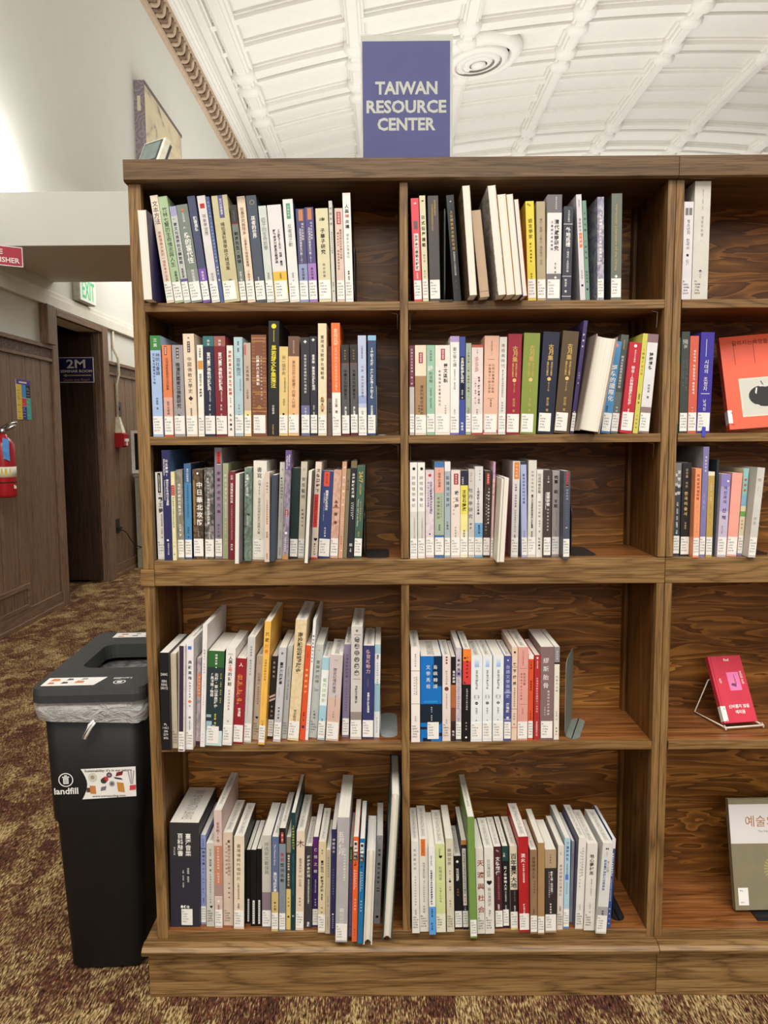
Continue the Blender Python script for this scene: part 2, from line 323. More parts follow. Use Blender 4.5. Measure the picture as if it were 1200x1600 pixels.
# ---------------------------------------------------------------- the two oak bookcases
ZS = [1.4402, 1.1801, .9307, .5464, .1341]; DEP = .20
OKV = wood('oak_upright', 2); OKH = wood('oak_rail', 0); OKP = wood('oak_side_panel', 2, (88, 56, 24), (120, 80, 38), (138, 96, 50), .45)
OKS = wood('oak_shelf_top', 0, (112, 66, 32), (148, 92, 48), (168, 112, 62), .35)
M_clip = plain((176, 172, 164), .3, .5, 1, 'shelf_clip_wire')
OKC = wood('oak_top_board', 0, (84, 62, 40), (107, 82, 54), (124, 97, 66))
def bookcase(x0, x1, stL, label, end_left):
    t = thing('bookcase', label, 'bookcase', (x0, 0, 0), group='oak bookcases'); w_ = x1-x0
    mid = w_/2+.0035
    def b(name, *bx, m=OKH, bev=.0012):
        mb = MB()
        for k in bx: mb.box(*k, m)
        return mb.build(name, t, bevel=bev)
    ov = .004 if end_left else 0
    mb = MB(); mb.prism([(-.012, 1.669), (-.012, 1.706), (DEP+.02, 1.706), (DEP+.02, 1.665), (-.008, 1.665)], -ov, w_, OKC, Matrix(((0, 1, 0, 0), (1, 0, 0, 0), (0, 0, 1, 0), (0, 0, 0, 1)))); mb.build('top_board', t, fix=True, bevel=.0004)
    zc = .913
    for xa, xb, zlo in ((0, stL, .913 if end_left else .932), (w_-.0155, w_, .932)):
        b('upright', (xa, xb, 0, .018, zlo, 1.666), m=OKV); b('upright', (xa+.002 if xa == 0 and end_left else xa, xb, 0, .018, .118, .879), m=OKV)
    b('side_panel', (.003, .018, .018, DEP, .118, .93), (.001, .016, .018, DEP, .93, 1.665), m=OKP); b('side_panel', (w_-.0155, w_-.0005, .018, DEP, .118, 1.665), m=OKP)
    b('corner_post', (.018, .0258, DEP-.022, DEP, .118, 1.665), m=OKP); b('corner_post', (w_-.0235, w_-.0155, DEP-.022, DEP, .118, 1.665), m=OKP)
    b('divider', (mid-.008, mid+.008, .001, DEP, .932, 1.666), m=OKV); b('divider', (mid-.008, mid+.008, .001, DEP, .128, .879), m=OKV)
    xl, xr = stL, w_-.0155
    b('rail', (xl if end_left else 0, w_, -.001, .02, .879, ZS[2]), *([(-.003, xl, -.004, .02, .879, .913)] if end_left else []))
    mb = MB(); mb.box(.0, w_, DEP, DEP+.012, .05, 1.69, ply()); mb.build('back_panel', t)
    for z in (ZS[0], ZS[1], ZS[3]):
        for a, c in ((.018, mid-.0082), (mid+.0082, w_-.0157)):
            zt = .0165
            mb = MB(); mb.box(max(a, xl if a < .1 else a), min(c, xr), .0015, .012, z-zt, z, OKH); mb.box(a, c, .018 if a < .1 or c > w_-.1 else .012, DEP-.002, z-zt, z, OKS); mb.box(max(a, xl if a < .1 else a), min(c, xr), .012, .0181, z-zt, z, OKS)
            sh = mb.build('shelf', t)
            for xx, sg in ((max(a, .018), 1), (c, -1)):
                if z < .6: continue
                m2 = MB(); m2.tube([(xx+sg*.004, .03, z-zt-.034), (xx+sg*.004, .026, z-zt-.004), (xx+sg*.016, .024, z-zt-.0015)], .0012, M_clip, 6); m2.build('shelf_clip', sh)
    b('shelf', (xl if end_left else .0, w_, .0201, DEP, ZS[2]-.02, ZS[2]), m=OKS); b('shelf', (.018, w_-.0155, .004, DEP, .118, ZS[4]), m=OKS)
    b('rail', (xl, xr, .0, .004, .118, ZS[4]))
    e = .022 if end_left else 0
    mb = MB(); mb.prism([(.0, .118), (-.016, .122), (-.03, .118), (-.037, .112), (-.036, .104), (-.03, .0995), (DEP, .0995), (DEP, .118)], -e, w_, OKH, Matrix(((0, 1, 0, 0), (1, 0, 0, 0), (0, 0, 1, 0), (0, 0, 0, 1)))); mb.build('nosing', t, fix=True, bevel=.001)
    e = .012 if end_left else 0
    b('plinth', (-e, w_, -.02, DEP, 0, .0996))
    return t
bookcase(0, 1.0555, .0245, 'wide brown oak bookcase with ten bays and a black bin at its left end', True)
bookcase(1.0563, 2.11, .0155, 'oak bookcase cut by the right picture edge, with mostly empty bays and Korean books', False)
# ---------------------------------------------------------------- books (pixel spots read off the photograph)
Zw = {'A1':(200,270,5.4545),'A2':(400,270,5.4545),'B1':(630,270,6),'B2':(820,270,6),'C1':(220,490,6),'C2':(400,490,5.4545),
 'D1':(630,490,6),'D2':(820,490,5.4545),'E1':(220,690,6),'E2':(400,690,6),'F1':(630,690,6),'F2':(820,690,5.4545),
 'G1':(230,920,5.714),'G2':(420,920,5.4545),'H1':(630,960,6),'H2':(820,960,5.4545),'I1':(240,1180,5.1613),'I2':(420,1180,5.1613),
 'J1':(630,1190,5.517),'J2':(810,1190,5.217),'K1':(980,230,5.4545),'K2':(1030,480,7.0588),'K3':(1020,690,6.6667)}
K=(34,30,30); W=(240,237,230); G=(206,170,96); R=(172,42,48); N=(42,48,98); B=(104,66,40); Y=(236,222,70); S=(122,118,114); O=(226,112,52)
# zoom, left, right, bottom at the foot; left and height of the head; spine colour; look; extras
# extras: b bands (from, to, colour) down the spine; t lettering (text, from, to, colour, across, width, bold); L=0 no call label
A = [
('A1',135,210,1080,88,318,(222,214,192),'cream fore edge turned outward, navy cover showing on its right',dict(o=1,s=(52,46,88),c0=(225,220,205),p=.035)),
('A1',330,395,1095,182,198,(226,212,190),'cream spine with black brush title and red subtitle, leaning left',dict(t=[('文本方法',.05,.27,K,.5,.8,0),('宗教理論大旨的一個思考方法典',.33,.8,(180,80,70),.5,.42,0)])),
('A1',400,475,1097,248,208,(168,190,150),'green spine with long black handwritten title',dict(t=[('竹林七賢的生命情志與人生',.1,.66,K,.5,.72,0),('曾春海著',.7,.81,K,.62,.35,0)])),
('A1',478,535,1085,350,290,(188,192,184),'pale grey spine with lilac head and purple foot band',dict(b=[(0,.1,(160,158,192)),(.75,.81,(92,80,142))],t=[('儒家文化底蘊的王韻詮說',.12,.6,(50,50,70),.5,.5,1),('黃麗君著',.64,.74,K,.5,.4,0)])),
('A1',540,635,1090,408,278,(120,130,121),'grey green spine with large white title and orange dot',dict(b=[(.66,1,(134,140,134))],t=[('●',.03,.08,(205,120,80),.5,.3,1),('儒學的當代性',.22,.6,W,.55,.55,1),('生活思想',.08,.18,W,.5,.25,0),('林安梧著',.66,.79,W,.55,.3,0)])),
('A1',640,705,1095,502,203,(70,75,104),'navy spine with purple band above its label',dict(b=[(.68,.81,(122,82,172)),(.96,1,(122,82,172))],t=[('魏晉易學',.19,.33,W,.6,.55,1),('黃慧英',.7,.79,W,.5,.35,0)])),
('A1',715,785,1098,585,200,(214,211,207),'white spine with small red seal near its head',dict(b=[],t=[('■',.06,.13,(190,60,55),.5,.7,1),('現象學遊歷',.17,.37,S,.55,.45,0),('游淙祺',.72,.8,S,.5,.3,0)])),
('A1',790,818,1098,662,206,(82,96,142),'narrow blue spine with fine white lettering',dict(L=0,t=[('哲學・文本・方法的當代跨域多元詮釋論',.04,.62,(180,195,225),.5,.6,0),('林鴻信　著',.65,.8,W,.5,.6,0)])),
('A1',822,955,1095,708,200,(196,187,146),'wide khaki spine with purple tag and black title',dict(b=[],tag=[(.0,.21,.38,.7,(96,92,142))],t=[('現代哲學叢書',.03,.18,W,.54,.16,0),('楊祖漢新儒學論文精選集',.25,.7,K,.5,.3,0),('李',.78,.82,K,.55,.25,0)])),
('A1',960,1015,1095,865,278,(112,120,110),'short grey green spine with black top third and maroon foot',dict(b=[(0,.19,(52,49,46)),(.19,.2,(170,50,50)),(.8,1,(110,45,45))],t=[('中國文化研究',.05,.17,S,.5,.3,0),('劉海先生・哀悼',.27,.6,K,.5,.6,1),('鄭雅之著',.68,.78,W,.5,.45,0)])),
('A1',1020,1088,1100,925,205,(226,206,182),'peach spine with dark dotted checks at its head',dict(dots=1,t=[('故事研究無限多',.1,.36,B,.5,.5,0),('心理學多元理論與實踐',.38,.66,B,.5,.36,0),('丁興祥主編',.7,.82,B,.5,.3,0)])),
('A1',1095,1180,1098,1003,197,(72,80,94),'slate blue spine with ring emblem and white title',dict(t=[('○',.03,.1,(170,160,120),.55,.6,0),('巫者的世界',.19,.4,W,.5,.55,1),('林富士著',.76,.82,W,.45,.22,0)])),
('A2',95,160,1103,18,285,(204,210,202),'pale grey green spine with thin grey title beside slate blue one',dict(t=[('莊子的生命哲學',.12,.46,S,.5,.6,0),('陳德和',.69,.76,S,.5,.3,0)])),
('A2',165,282,1103,92,278,(222,218,216),'white spine with yellow foot band, two columns of black title',dict(b=[(.685,.98,(224,186,72))],t=[('《墨辯子》天文、地理、應用',.25,.63,K,.68,.24,1),('野外奇海行家其生態經典',.25,.6,K,.36,.22,1),('李賢德　著',.7,.8,K,.55,.22,0)])),
('A2',290,375,1103,225,228,(224,224,219),'white spine with green lozenge, blue cover on its side',dict(s=(58,74,130),tag=[(.04,.19,.3,.7,(98,158,130))],t=[('中華哲學',.06,.17,W,.5,.2,0),('反者道之動',.24,.46,S,.5,.42,0),('陳榮華　著',.71,.8,S,.5,.24,0)])),
('A2',378,452,1103,338,308,(76,72,112),'purple spine with orange tag and grey blue lower part',dict(b=[(.59,1,(140,150,186))],tag=[(.01,.13,.28,.78,(196,132,92))],t=[('現代生命美學',.15,.34,W,.68,.27,0),('及延伸詞的療癒及行動（上）',.21,.58,W,.4,.3,0),('鄭志明著',.63,.76,K,.5,.3,0)])),
('A2',457,528,1103,413,296,(80,70,122),'purple spine with orange tag and violet lower part',dict(b=[(.59,1,(160,120,186))],tag=[(.01,.13,.28,.78,(196,132,92))],t=[('現代生命美學',.15,.34,W,.68,.27,0),('及延伸詞的療癒及行動（下）',.21,.58,W,.4,.3,0),('鄭志明著',.63,.76,K,.5,.3,0)])),
('A2',540,645,1103,505,305,(214,207,170),'cream green spine with olive sprig and bold black title',dict(t=[('❧',.06,.17,(70,95,50),.5,.6,0),('子華子研究',.21,.49,K,.5,.36,1),('蔡宗穎著',.58,.74,S,.5,.22,0)])),
('A2',650,680,1103,617,240,(204,202,190),'tall thin grey spine with no label',dict(L=0,t=[('神啟旨謂',.05,.25,S,.5,.7,0),('當代宗教研究文史論集',.3,.52,S,.6,.45,0),('蔡彥仁　著',.8,.9,S,.5,.5,0)])),
('A2',692,760,1103,668,303,(216,191,176),'pinkish beige spine with red oval seal',dict(tag=[(.04,.17,.22,.76,(176,70,72))],t=[('哲學書叢',.05,.16,W,.5,.3,0),('臺灣哲學的百年現代流進',.22,.54,B,.66,.28,0),('譯在與近代　跨越與實踐省思',.25,.66,B,.33,.26,0)])),
('A2',765,832,1100,735,172,(235,232,226),'tall white spine with one red title character, black back cover',dict(s=(34,34,34),t=[('2020',.06,.1,S,.5,.8,0),('人與',.1,.19,K,.5,.5,1),('神',.19,.235,(200,60,40),.5,.5,1),('共構',.24,.33,K,.5,.5,1),('國家的生態信仰',.37,.6,S,.5,.34,0),('●●',.71,.75,K,.5,.5,1),('黃進興',.76,.82,K,.5,.3,0)])),
]
Bk = [
('B1',105,178,1210,70,240,(216,76,86),'pinkish red spine with black title in white pill',dict(tag=[(.34,.7,.25,.8,(232,224,215)),(.22,.3,.25,.75,(110,100,100))],t=[('❧',.02,.08,W,.5,.5,0),('台灣寺廟建築大解放',.35,.69,K,.52,.42,1),('李乾朗　著',.72,.82,W,.5,.3,0)])),
('B1',185,240,1210,150,215,(215,208,172),'cream spine with large dark title, beside the pinkish red one',dict(t=[('❧',.02,.08,K,.5,.6,0),('日式街屋建築',.18,.49,K,.5,.62,1),('陳念祖',.55,.63,S,.5,.35,0),('葉乃齊',.7,.78,S,.5,.3,0)])),
('B1',252,350,1205,228,217,(78,72,71),'charcoal hardback with gold title columns',dict(hb=1,t=[('居住建築的研究',.04,.19,G,.66,.2,0),('日治臺灣官舍建築與都市史研究',.08,.33,G,.4,.18,0)])),
('B1',475,545,1205,402,212,(45,48,50),'black spine with gold and white title',dict(L=0,t=[('❧',.03,.09,W,.5,.3,0),('上古國家與宗教的考證',.14,.52,G,.5,.4,1),('神聖建築的人文與歷史詮釋',.53,.76,W,.5,.3,0),('林一宏',.8,.88,S,.5,.3,0)])),
('B1',620,695,1160,550,122,(118,98,72),'tall white fore edge turned outward, brown marbled cover on its left',dict(o=1,p=.055,m=(70,52,36),D=.17)),
('B1',720,808,1182,637,357,(192,164,134),'plain tan spine without lettering',dict(L=0,p=.035,b=[(.93,.94,(150,122,98))])),
('B1',890,965,1160,790,122,(205,202,196),'tallest white fore edge turned outward, pale grey cover on its left',dict(o=1,p=.055,D=.17,m=(150,140,132))),
('B1',970,1050,1158,880,205,(222,176,88),'white fore edge turned outward between yellow covers',dict(o=1,p=.055)),
('B1',1054,1115,1155,966,203,(214,190,178),'pinkish white fore edge turned outward',dict(o=1,p=.055)),
('B1',1120,1165,1170,1036,250,(70,52,92),'short white fore edge turned outward between purple and red covers',dict(o=1,p=.045,s=(170,40,48))),
('B2',30,108,1200,5,268,(226,206,62),'bright yellow spine',dict(t=[('✎',.01,.06,K,.4,.5,0),('語言學家',.17,.38,K,.52,.5,0),('藏傳統治理學',.41,.62,K,.5,.25,1),('劉承慧',.72,.8,K,.5,.25,0)])),
('B2',118,198,1195,108,270,(176,161,126),'khaki spine with faint grey title',dict(t=[('清代「國語」文學的「傳統論述」研究',.17,.64,S,.5,.38,0)])),
('B2',200,335,1190,215,205,(224,222,218),'wide white spine with grey head and foot bands, black title',dict(b=[(0,.17,(112,107,110)),(.745,1,(112,107,110))],t=[('漢學名家研究',.02,.14,W,.6,.12,0),('清代避諱研究',.23,.53,K,.66,.32,1),('文書語的學說實踐',.24,.53,K,.34,.17,0),('卓一聖　著',.64,.74,K,.6,.14,0),('◆',.765,.8,W,.62,.2,0)])),
('B2',345,432,1190,368,315,(56,60,71),'dark slate spine with bold white title, without label',dict(L=0,b=[(.185,.19,W),(.74,.745,W),(.955,.96,W)],t=[('文化研究叢刊',.04,.17,W,.55,.2,0),('外地巡禮',.22,.43,W,.52,.5,1),('「越境的」言說寫作論',.45,.7,W,.55,.26,0),('阮文雅　著',.77,.92,W,.4,.25,1)])),
('B2',520,570,1195,480,205,(212,209,213),'white spine with orange tag, red block on its side cover',dict(s=(205,202,206),tag=[(.36,.5,.28,.82,(226,124,78))],t=[('當代語法',.05,.12,S,.5,.3,0),('漢語語法',.22,.35,S,.5,.5,0),('小故事',.37,.48,W,.55,.4,1),('劉月華著',.71,.8,S,.5,.3,0),('■',.84,.88,(60,40,90),.5,.5,1)],L=0)),
('B2',572,610,1190,537,262,(116,150,131),'narrow sea green spine',dict(L=0,t=[('文學地圖：小說新論',.1,.6,(40,60,55),.5,.55,0),('陳國偉著',.7,.83,(40,60,55),.5,.45,0),('■',.87,.91,N,.5,.6,1)])),
('B2',680,742,1187,680,228,(132,127,152),'purple marbled spine with white title',dict(m=(190,188,196),t=[('文學與圖像多元文本的敘事與傳播',.14,.66,W,.5,.42,1)])),
('B2',805,903,1187,815,195,(106,112,101),'tall dark green grey hardback with gold lengthwise lettering',dict(hb=1,s=(62,66,60),t=[("Vernacular Literature of the Ch'ing",.1,.72,G,.45,.3,'r'),('◆',.755,.8,W,.5,.3,0)])),
]
Cc = [
('C1',118,213,1150,85,207,(166,190,224),'light blue spine with green head band',dict(b=[(0,.145,(62,132,68))],t=[('三民',.02,.12,W,.5,.35,1),('神明社會論',.17,.39,N,.68,.42,0),('從社會地體歸境的乍徵',.17,.48,N,.3,.26,0),('林美容　著',.61,.73,N,.5,.25,0)])),
('C1',225,310,1150,197,295,(220,130,86),'orange spine fading to pink at its lower part',dict(b=[(.57,.96,(216,166,152)),(.97,1,(205,85,70))],tag=[(.01,.11,.25,.55,(150,70,45))],t=[('佛教學叢',.02,.1,W,.4,.2,0),('亞洲佛教發展與交流論集',.14,.49,(120,50,40),.5,.32,0),('劉宇光等編',.61,.76,B,.5,.3,0)])),
('C1',318,420,1150,285,295,(156,151,153),'grey spine with small dark tag and dark title',dict(tag=[(.03,.145,.36,.62,(60,45,45))],t=[('佛學叢',.04,.14,W,.49,.2,0),('晚清民國東亞佛教研究',.19,.69,(45,45,52),.5,.4,1),('✎',.74,.79,K,.5,.3,1)])),
('C1',432,535,1150,392,190,(229,211,186),'tall cream spine with brown diamond below its title',dict(tag=[(.075,.18,.36,.62,(70,50,42))],t=[('●',.02,.06,S,.5,.2,0),('佛學叢書',.08,.175,W,.49,.16,0),('中國佛教文學史',.22,.58,(70,48,38),.5,.4,0),('◆',.6,.655,(70,48,38),.5,.42,1),('冊',.66,.69,B,.5,.12,0),('蕭麗華著',.72,.8,B,.5,.18,0)])),
('C1',543,598,1150,527,295,(240,235,223),'narrow white spine with orange square',dict(tag=[(.17,.265,.1,.95,(212,150,82))],t=[('法緣勝慧',.03,.14,K,.5,.4,0),('維摩詰子安',.31,.45,K,.5,.45,0),('金剛經',.47,.57,K,.5,.45,1)])),
('C1',605,705,1150,580,212,(38,42,63),'navy spine with teal head and bold white title',dict(b=[(0,.1,(56,112,112))],t=[('佛學',.03,.1,W,.5,.25,0),('當代臺灣佛教知識群英',.16,.54,W,.5,.46,1),('的佛學多元對話',.545,.65,W,.55,.22,0),('第一集',.68,.74,W,.5,.18,0),('江燦騰',.77,.83,W,.5,.2,0)])),
('C1',708,815,1150,688,212,(126,36,46),'maroon spine with pinkish head and bold white title',dict(b=[(0,.1,(152,92,84))],t=[('佛學',.03,.1,W,.5,.25,0),('當代臺灣佛教知識群英',.16,.54,W,.5,.46,1),('的佛學多元對話',.545,.65,W,.55,.22,0),('第二集',.68,.74,W,.5,.18,0),('江燦騰',.77,.83,W,.5,.2,0)])),
('C1',818,876,1150,803,300,(238,231,220),'white spine with red title',dict(L=0,t=[('佛教的當代哲理生死詮釋',.05,.55,(190,60,60),.5,.5,1),('李永波　著',.57,.68,S,.5,.3,0),('學生書局',.74,.95,K,.5,.42,1)])),
('C1',885,965,1150,870,222,(176,200,205),'pale blue spine with dark thin title',dict(t=[('慧開　星雲',.04,.15,N,.5,.24,0),('百年詢沉',.21,.39,(40,60,80),.5,.5,0),('人間佛教的時代意義',.41,.54,S,.7,.2,0),('王見川著',.67,.8,S,.5,.25,0)])),
('C1',972,1038,1140,962,275,(191,173,156),'beige spine with yellow lower quarter',dict(b=[(.725,1,(234,214,152))],tag=[(.02,.13,.05,.35,(190,110,110))],t=[('古典佛想',.24,.41,B,.5,.45,0),('王邦維著',.5,.6,B,.5,.3,0),('▲',.75,.8,(90,80,60),.5,.5,1)])),
('C1',1045,1185,1147,1033,200,(126,78,54),'wide brown spine with gold patterned rings and white title',dict(rings=1,t=[('紅讀經代正教神製',.2,.5,W,.42,.2,1),('中國民間宗教寶卷文獻之研究',.2,.65,W,.66,.1,0),('◎',.68,.75,G,.5,.26,0)])),
('C2',100,190,1042,112,65,(33,33,33),'tall black spine with bold yellow title',dict(L=0,t=[('◉',.02,.07,Y,.5,.55,1),('台灣基督長老教會叢書',.075,.18,Y,.5,.2,0),('馬若瑟文學集箋注',.21,.58,Y,.5,.6,1),('李奭學譯',.73,.81,W,.5,.25,0),('學衡學生書局',.9,.99,G,.5,.25,0)])),
('C2',197,272,1043,197,283,(221,196,132),'short mustard spine with brown title',dict(t=[('另一個中央',.1,.32,(95,70,40),.5,.45,0),('近代東南亞海外華',.34,.51,B,.65,.22,0),('林開忠',.58,.66,B,.55,.25,0),('●',.74,.77,K,.5,.3,1)])),
('C2',275,366,1043,272,195,(229,186,137),'peach spine with brown head block',dict(b=[(0,.2,(110,81,66))],t=[('東南亞研究論叢',.04,.17,(220,190,160),.5,.16,0),('東南亞政治變遷下的華人社群',.24,.72,(130,80,50),.5,.32,0),('陳鴻瑜',.77,.83,B,.5,.22,0)])),
('C2',387,460,1043,385,203,(50,48,55),'dark grey spine with lilac blue foot and bird mark',dict(b=[(.69,1,(112,112,152))],t=[('✦',.02,.07,W,.5,.5,1),('東南亞軍政體制的外場與思',.17,.57,W,.5,.3,0),('李炯才',.71,.8,W,.5,.25,0)])),
('C2',467,525,1047,460,195,(45,45,56),'black spine with bird mark and white title',dict(t=[('✦',.01,.06,W,.5,.6,1),('東馬娘．華族與社群對話詞',.18,.54,W,.5,.42,1),('林英杰　編著',.69,.79,W,.5,.36,0)])),
('C2',530,603,1043,528,85,(229,216,182),'tall cream spine with black title',dict(t=[('重現清法戰爭台灣戰場',.1,.5,(40,36,30),.5,.42,0),('■■',.65,.78,(200,160,110),.5,.6,0),('許毓良　著',.65,.79,B,.5,.3,1)])),
('C2',610,648,1042,607,280,(92,32,37),'narrow maroon spine with grey lower part beside the orange one',dict(L=0,p=-.02,b=[(.58,1,(120,112,108))],t=[('海洋史叢書研究',.05,.52,(150,80,80),.5,.55,0),('湯熙勇著',.62,.75,K,.5,.5,0)])),
('C2',652,725,1042,640,80,(235,116,62),'tall orange spine with white lower part',dict(b=[(.615,1,(238,233,224))],t=[('走向公園',.05,.2,(240,220,190),.5,.5,1),('近代中國的大眾教育與政治教化',.21,.6,(240,220,190),.5,.3,0),('王正華　著',.67,.8,K,.5,.35,0)])),
('C2',733,800,1040,718,267,(86,83,83),'short grey spine with black top third, nearer the orange one',dict(b=[(0,.2,(45,42,40)),(.2,.205,(160,50,50)),(.955,1,(90,35,40))],t=[('東方哲學',.05,.17,G,.5,.2,0),('中國文化的基督王',.27,.6,K,.52,.42,1),('黃保羅著',.68,.78,W,.5,.3,1)])),
('C2',808,870,1040,800,265,(86,83,83),'short grey spine with black top third and scuffed corner',dict(b=[(0,.2,(45,42,40)),(.2,.205,(160,50,50)),(.97,1,(90,35,40))],t=[('東方哲學',.05,.17,G,.5,.2,0),('中國文化的基督王',.27,.6,K,.52,.42,1),('黃保羅著',.68,.78,W,.5,.3,1)])),
('C2',875,945,1042,870,187,(186,195,220),'pale lilac blue spine with white foot',dict(b=[(.6,.68,(150,165,205)),(.72,1,(232,231,226))],t=[('中國經學新論',.1,.23,S,.5,.25,0),('干謁、撰作與歷史書寫',.3,.62,S,.52,.32,0),('張蜀蕙',.75,.82,S,.5,.25,0)])),
('C2',952,1022,1040,952,187,(55,76,112),'mid blue spine with dotted pale head and white title',dict(b=[(0,.05,(140,185,215))],t=[('《史記》武將．史傳文學與《史記》學',.12,.63,W,.5,.4,1),('蔡忠道著',.7,.8,W,.5,.3,1)])),
]
Dd = [
('D1',60,105,1140,57,300,(112,46,66),'narrow maroon and grey marbled spine beside the divider',dict(b=[(.46,1,(192,184,177))],t=[('古語的言志敘事傳「論」觀',.03,.44,W,.5,.42,0)])),
('D1',112,217,1140,105,297,(232,216,191),'cream spine with tan lower part and red seal',dict(b=[(.34,.79,(166,131,92))],tag=[(.08,.2,.33,.7,(160,60,66))],t=[('國學叢書',.09,.19,W,.52,.2,0),('唐宋列祭從未研究',.44,.78,(60,48,34),.6,.3,0),('許東海',.66,.75,K,.35,.16,0)])),
('D1',220,298,1140,217,297,(150,190,166),'mint green spine',dict(t=[('古典詩學',.05,.18,S,.5,.3,0),('詩',.22,.29,W,.45,.6,1),('的流程',.29,.42,B,.5,.4,0),('先秦至唐　詩歌的書寫',.47,.7,S,.5,.24,0)])),
('D1',300,438,1140,298,297,(238,226,216),'wide pinkish white spine with red seal and brush title',dict(tag=[(.04,.165,.38,.66,(168,66,72))],t=[('國學叢書',.05,.155,W,.52,.16,0),('屠文區斟',.2,.42,K,.7,.28,1),('長橋悟憶主意畫出斑花',.27,.68,K,.3,.17,0),('林素娟著',.66,.77,S,.7,.12,0)])),
('D1',440,523,1140,437,212,(236,233,228),'white spine with lilac head and purple foot',dict(b=[(0,.06,(176,151,196)),(.975,1,(120,100,180))],t=[('圖文學七講',.11,.31,S,.5,.42,0),('從晚清到日治　臺灣的圖',.33,.54,S,.5,.2,0),('姚玳玫',.74,.8,S,.5,.2,0)])),
('D1',525,580,1138,525,217,(60,76,152),'narrow blue spine with black title block',dict(L=0,tag=[(.2,.64,.1,.92,(30,32,50))],t=[('古典詩歌詩學研究',.21,.47,W,.5,.55,1),('蔡英俊　著',.54,.63,W,.5,.36,0),('聯書局',.87,.96,W,.5,.4,1)])),
('D1',585,635,1138,583,278,(165,180,156),'narrow sage green spine',dict(t=[('《中國古典「小說」考論與「傳播」》',.06,.6,B,.5,.4,0),('汪燕崗',.7,.78,B,.5,.4,0)])),
('D1',638,745,1138,638,293,(226,212,207),'pale spine with red printed strokes and brick red head',dict(b=[(0,.03,(180,86,66)),(.965,1,(175,75,70))],t=[('文學',.05,.1,S,.5,.14,0),('彡彡彡',.13,.3,(196,90,82),.45,.62,1),('晚清「戰爭敘事」研究',.35,.66,B,.65,.2,1),('——詩文、圖像、新小說',.36,.66,B,.35,.16,0),('林秀蓉',.71,.79,K,.5,.16,0)])),
('D1',748,883,1138,765,210,(225,179,156),'wide pink spine with dark red foot band and brown title',dict(b=[(.955,.985,(170,72,72))],tag=[(.235,.238,.25,.72,B),(.63,.633,.25,.72,B)],t=[('近世文學研究叢刊（七）',.05,.2,B,.5,.12,0),('元明中篇傳奇小說與',.28,.58,B,.62,.18,0),('中篇傳文小說之研究',.28,.58,B,.38,.18,0),('陳益源著',.64,.72,K,.5,.12,0)])),
('D1',888,957,1138,905,220,(223,216,209),'greyish white spine with thin grey title',dict(t=[('後經典時代',.06,.32,S,.5,.5,0),('當代東亞網文與通俗敘事研究',.33,.62,S,.5,.26,0),('陳筱惠著',.66,.77,S,.5,.25,0)])),
('D1',962,1088,1135,987,192,(152,27,52),'crimson volume with gold title and gold disc',dict(gu=1)),
('D1',1092,1242,1135,1135,185,(131,146,62),'olive green volume with gold title and gold disc',dict(gu=1)),
('D2',102,240,1025,160,160,(29,33,56),'navy volume with gold title and gold disc',dict(gu=1)),
('D2',243,378,1025,327,155,(86,69,46),'brown volume with gold title and gold disc',dict(gu=1)),
('D2',383,435,1020,505,62,(66,52,102),'tall thin purple spine leaning right, tallest there',dict(t=[('野神文',.1,.25,W,.45,.5,1),('九把刀　著',.45,.56,W,.5,.35,0),('▲▼',.79,.84,W,.5,.4,0)])),
('D2',437,640,1028,596,205,(152,137,126),'thick hardback with cream fore edge turned outward',dict(o=1,hb=1,p=.03,D=.16)),
('D2',648,725,1030,770,242,(76,141,191),'sky blue spine with bold white title',dict(b=[(.95,1,(60,120,175))],t=[('◉',.02,.07,(215,140,130),.5,.6,1),('經學的國際化',.25,.65,W,.55,.6,1),('陳瑋芬',.7,.77,N,.3,.3,0)])),
('D2',728,795,1012,815,183,(80,86,83),'dark grey spine behind the sky blue one',dict(p=-.015,b=[(.58,1,(105,110,106))],t=[('佛經研究叢刊',.05,.15,G,.5,.22,0),('明清以來經典詮釋與衍變',.21,.54,W,.5,.35,0),('林啟屏',.72,.82,W,.5,.25,0)])),
('D2',808,912,1020,893,250,(190,42,56),'red spine with white title',dict(t=[('◉',.02,.06,W,.5,.36,1),('東亞文化叢書',.08,.22,W,.55,.16,0),('明治：人的物語想像文化史',.26,.69,W,.5,.32,1),('黃自進',.73,.79,W,.5,.2,1)])),
('D2',920,962,1020,1005,172,(206,201,92),'narrow yellow green spine leaning right',dict(L=0,t=[('《詩經》',.14,.3,B,.5,.5,0),('草木圖',.31,.42,(210,130,60),.5,.5,0),('潘富俊　著',.6,.7,K,.5,.4,0),('三民書局',.8,.96,K,.5,.35,0)])),
('D2',968,1057,1018,1038,178,(222,220,220),'white spine with mauve head and foot, rightmost there',dict(b=[(0,.085,(138,108,114)),(.735,1,(142,122,122))],t=[('詩課博學',.18,.36,K,.5,.36,1),('林淑貞　著',.5,.65,K,.55,.24,0)])),
]
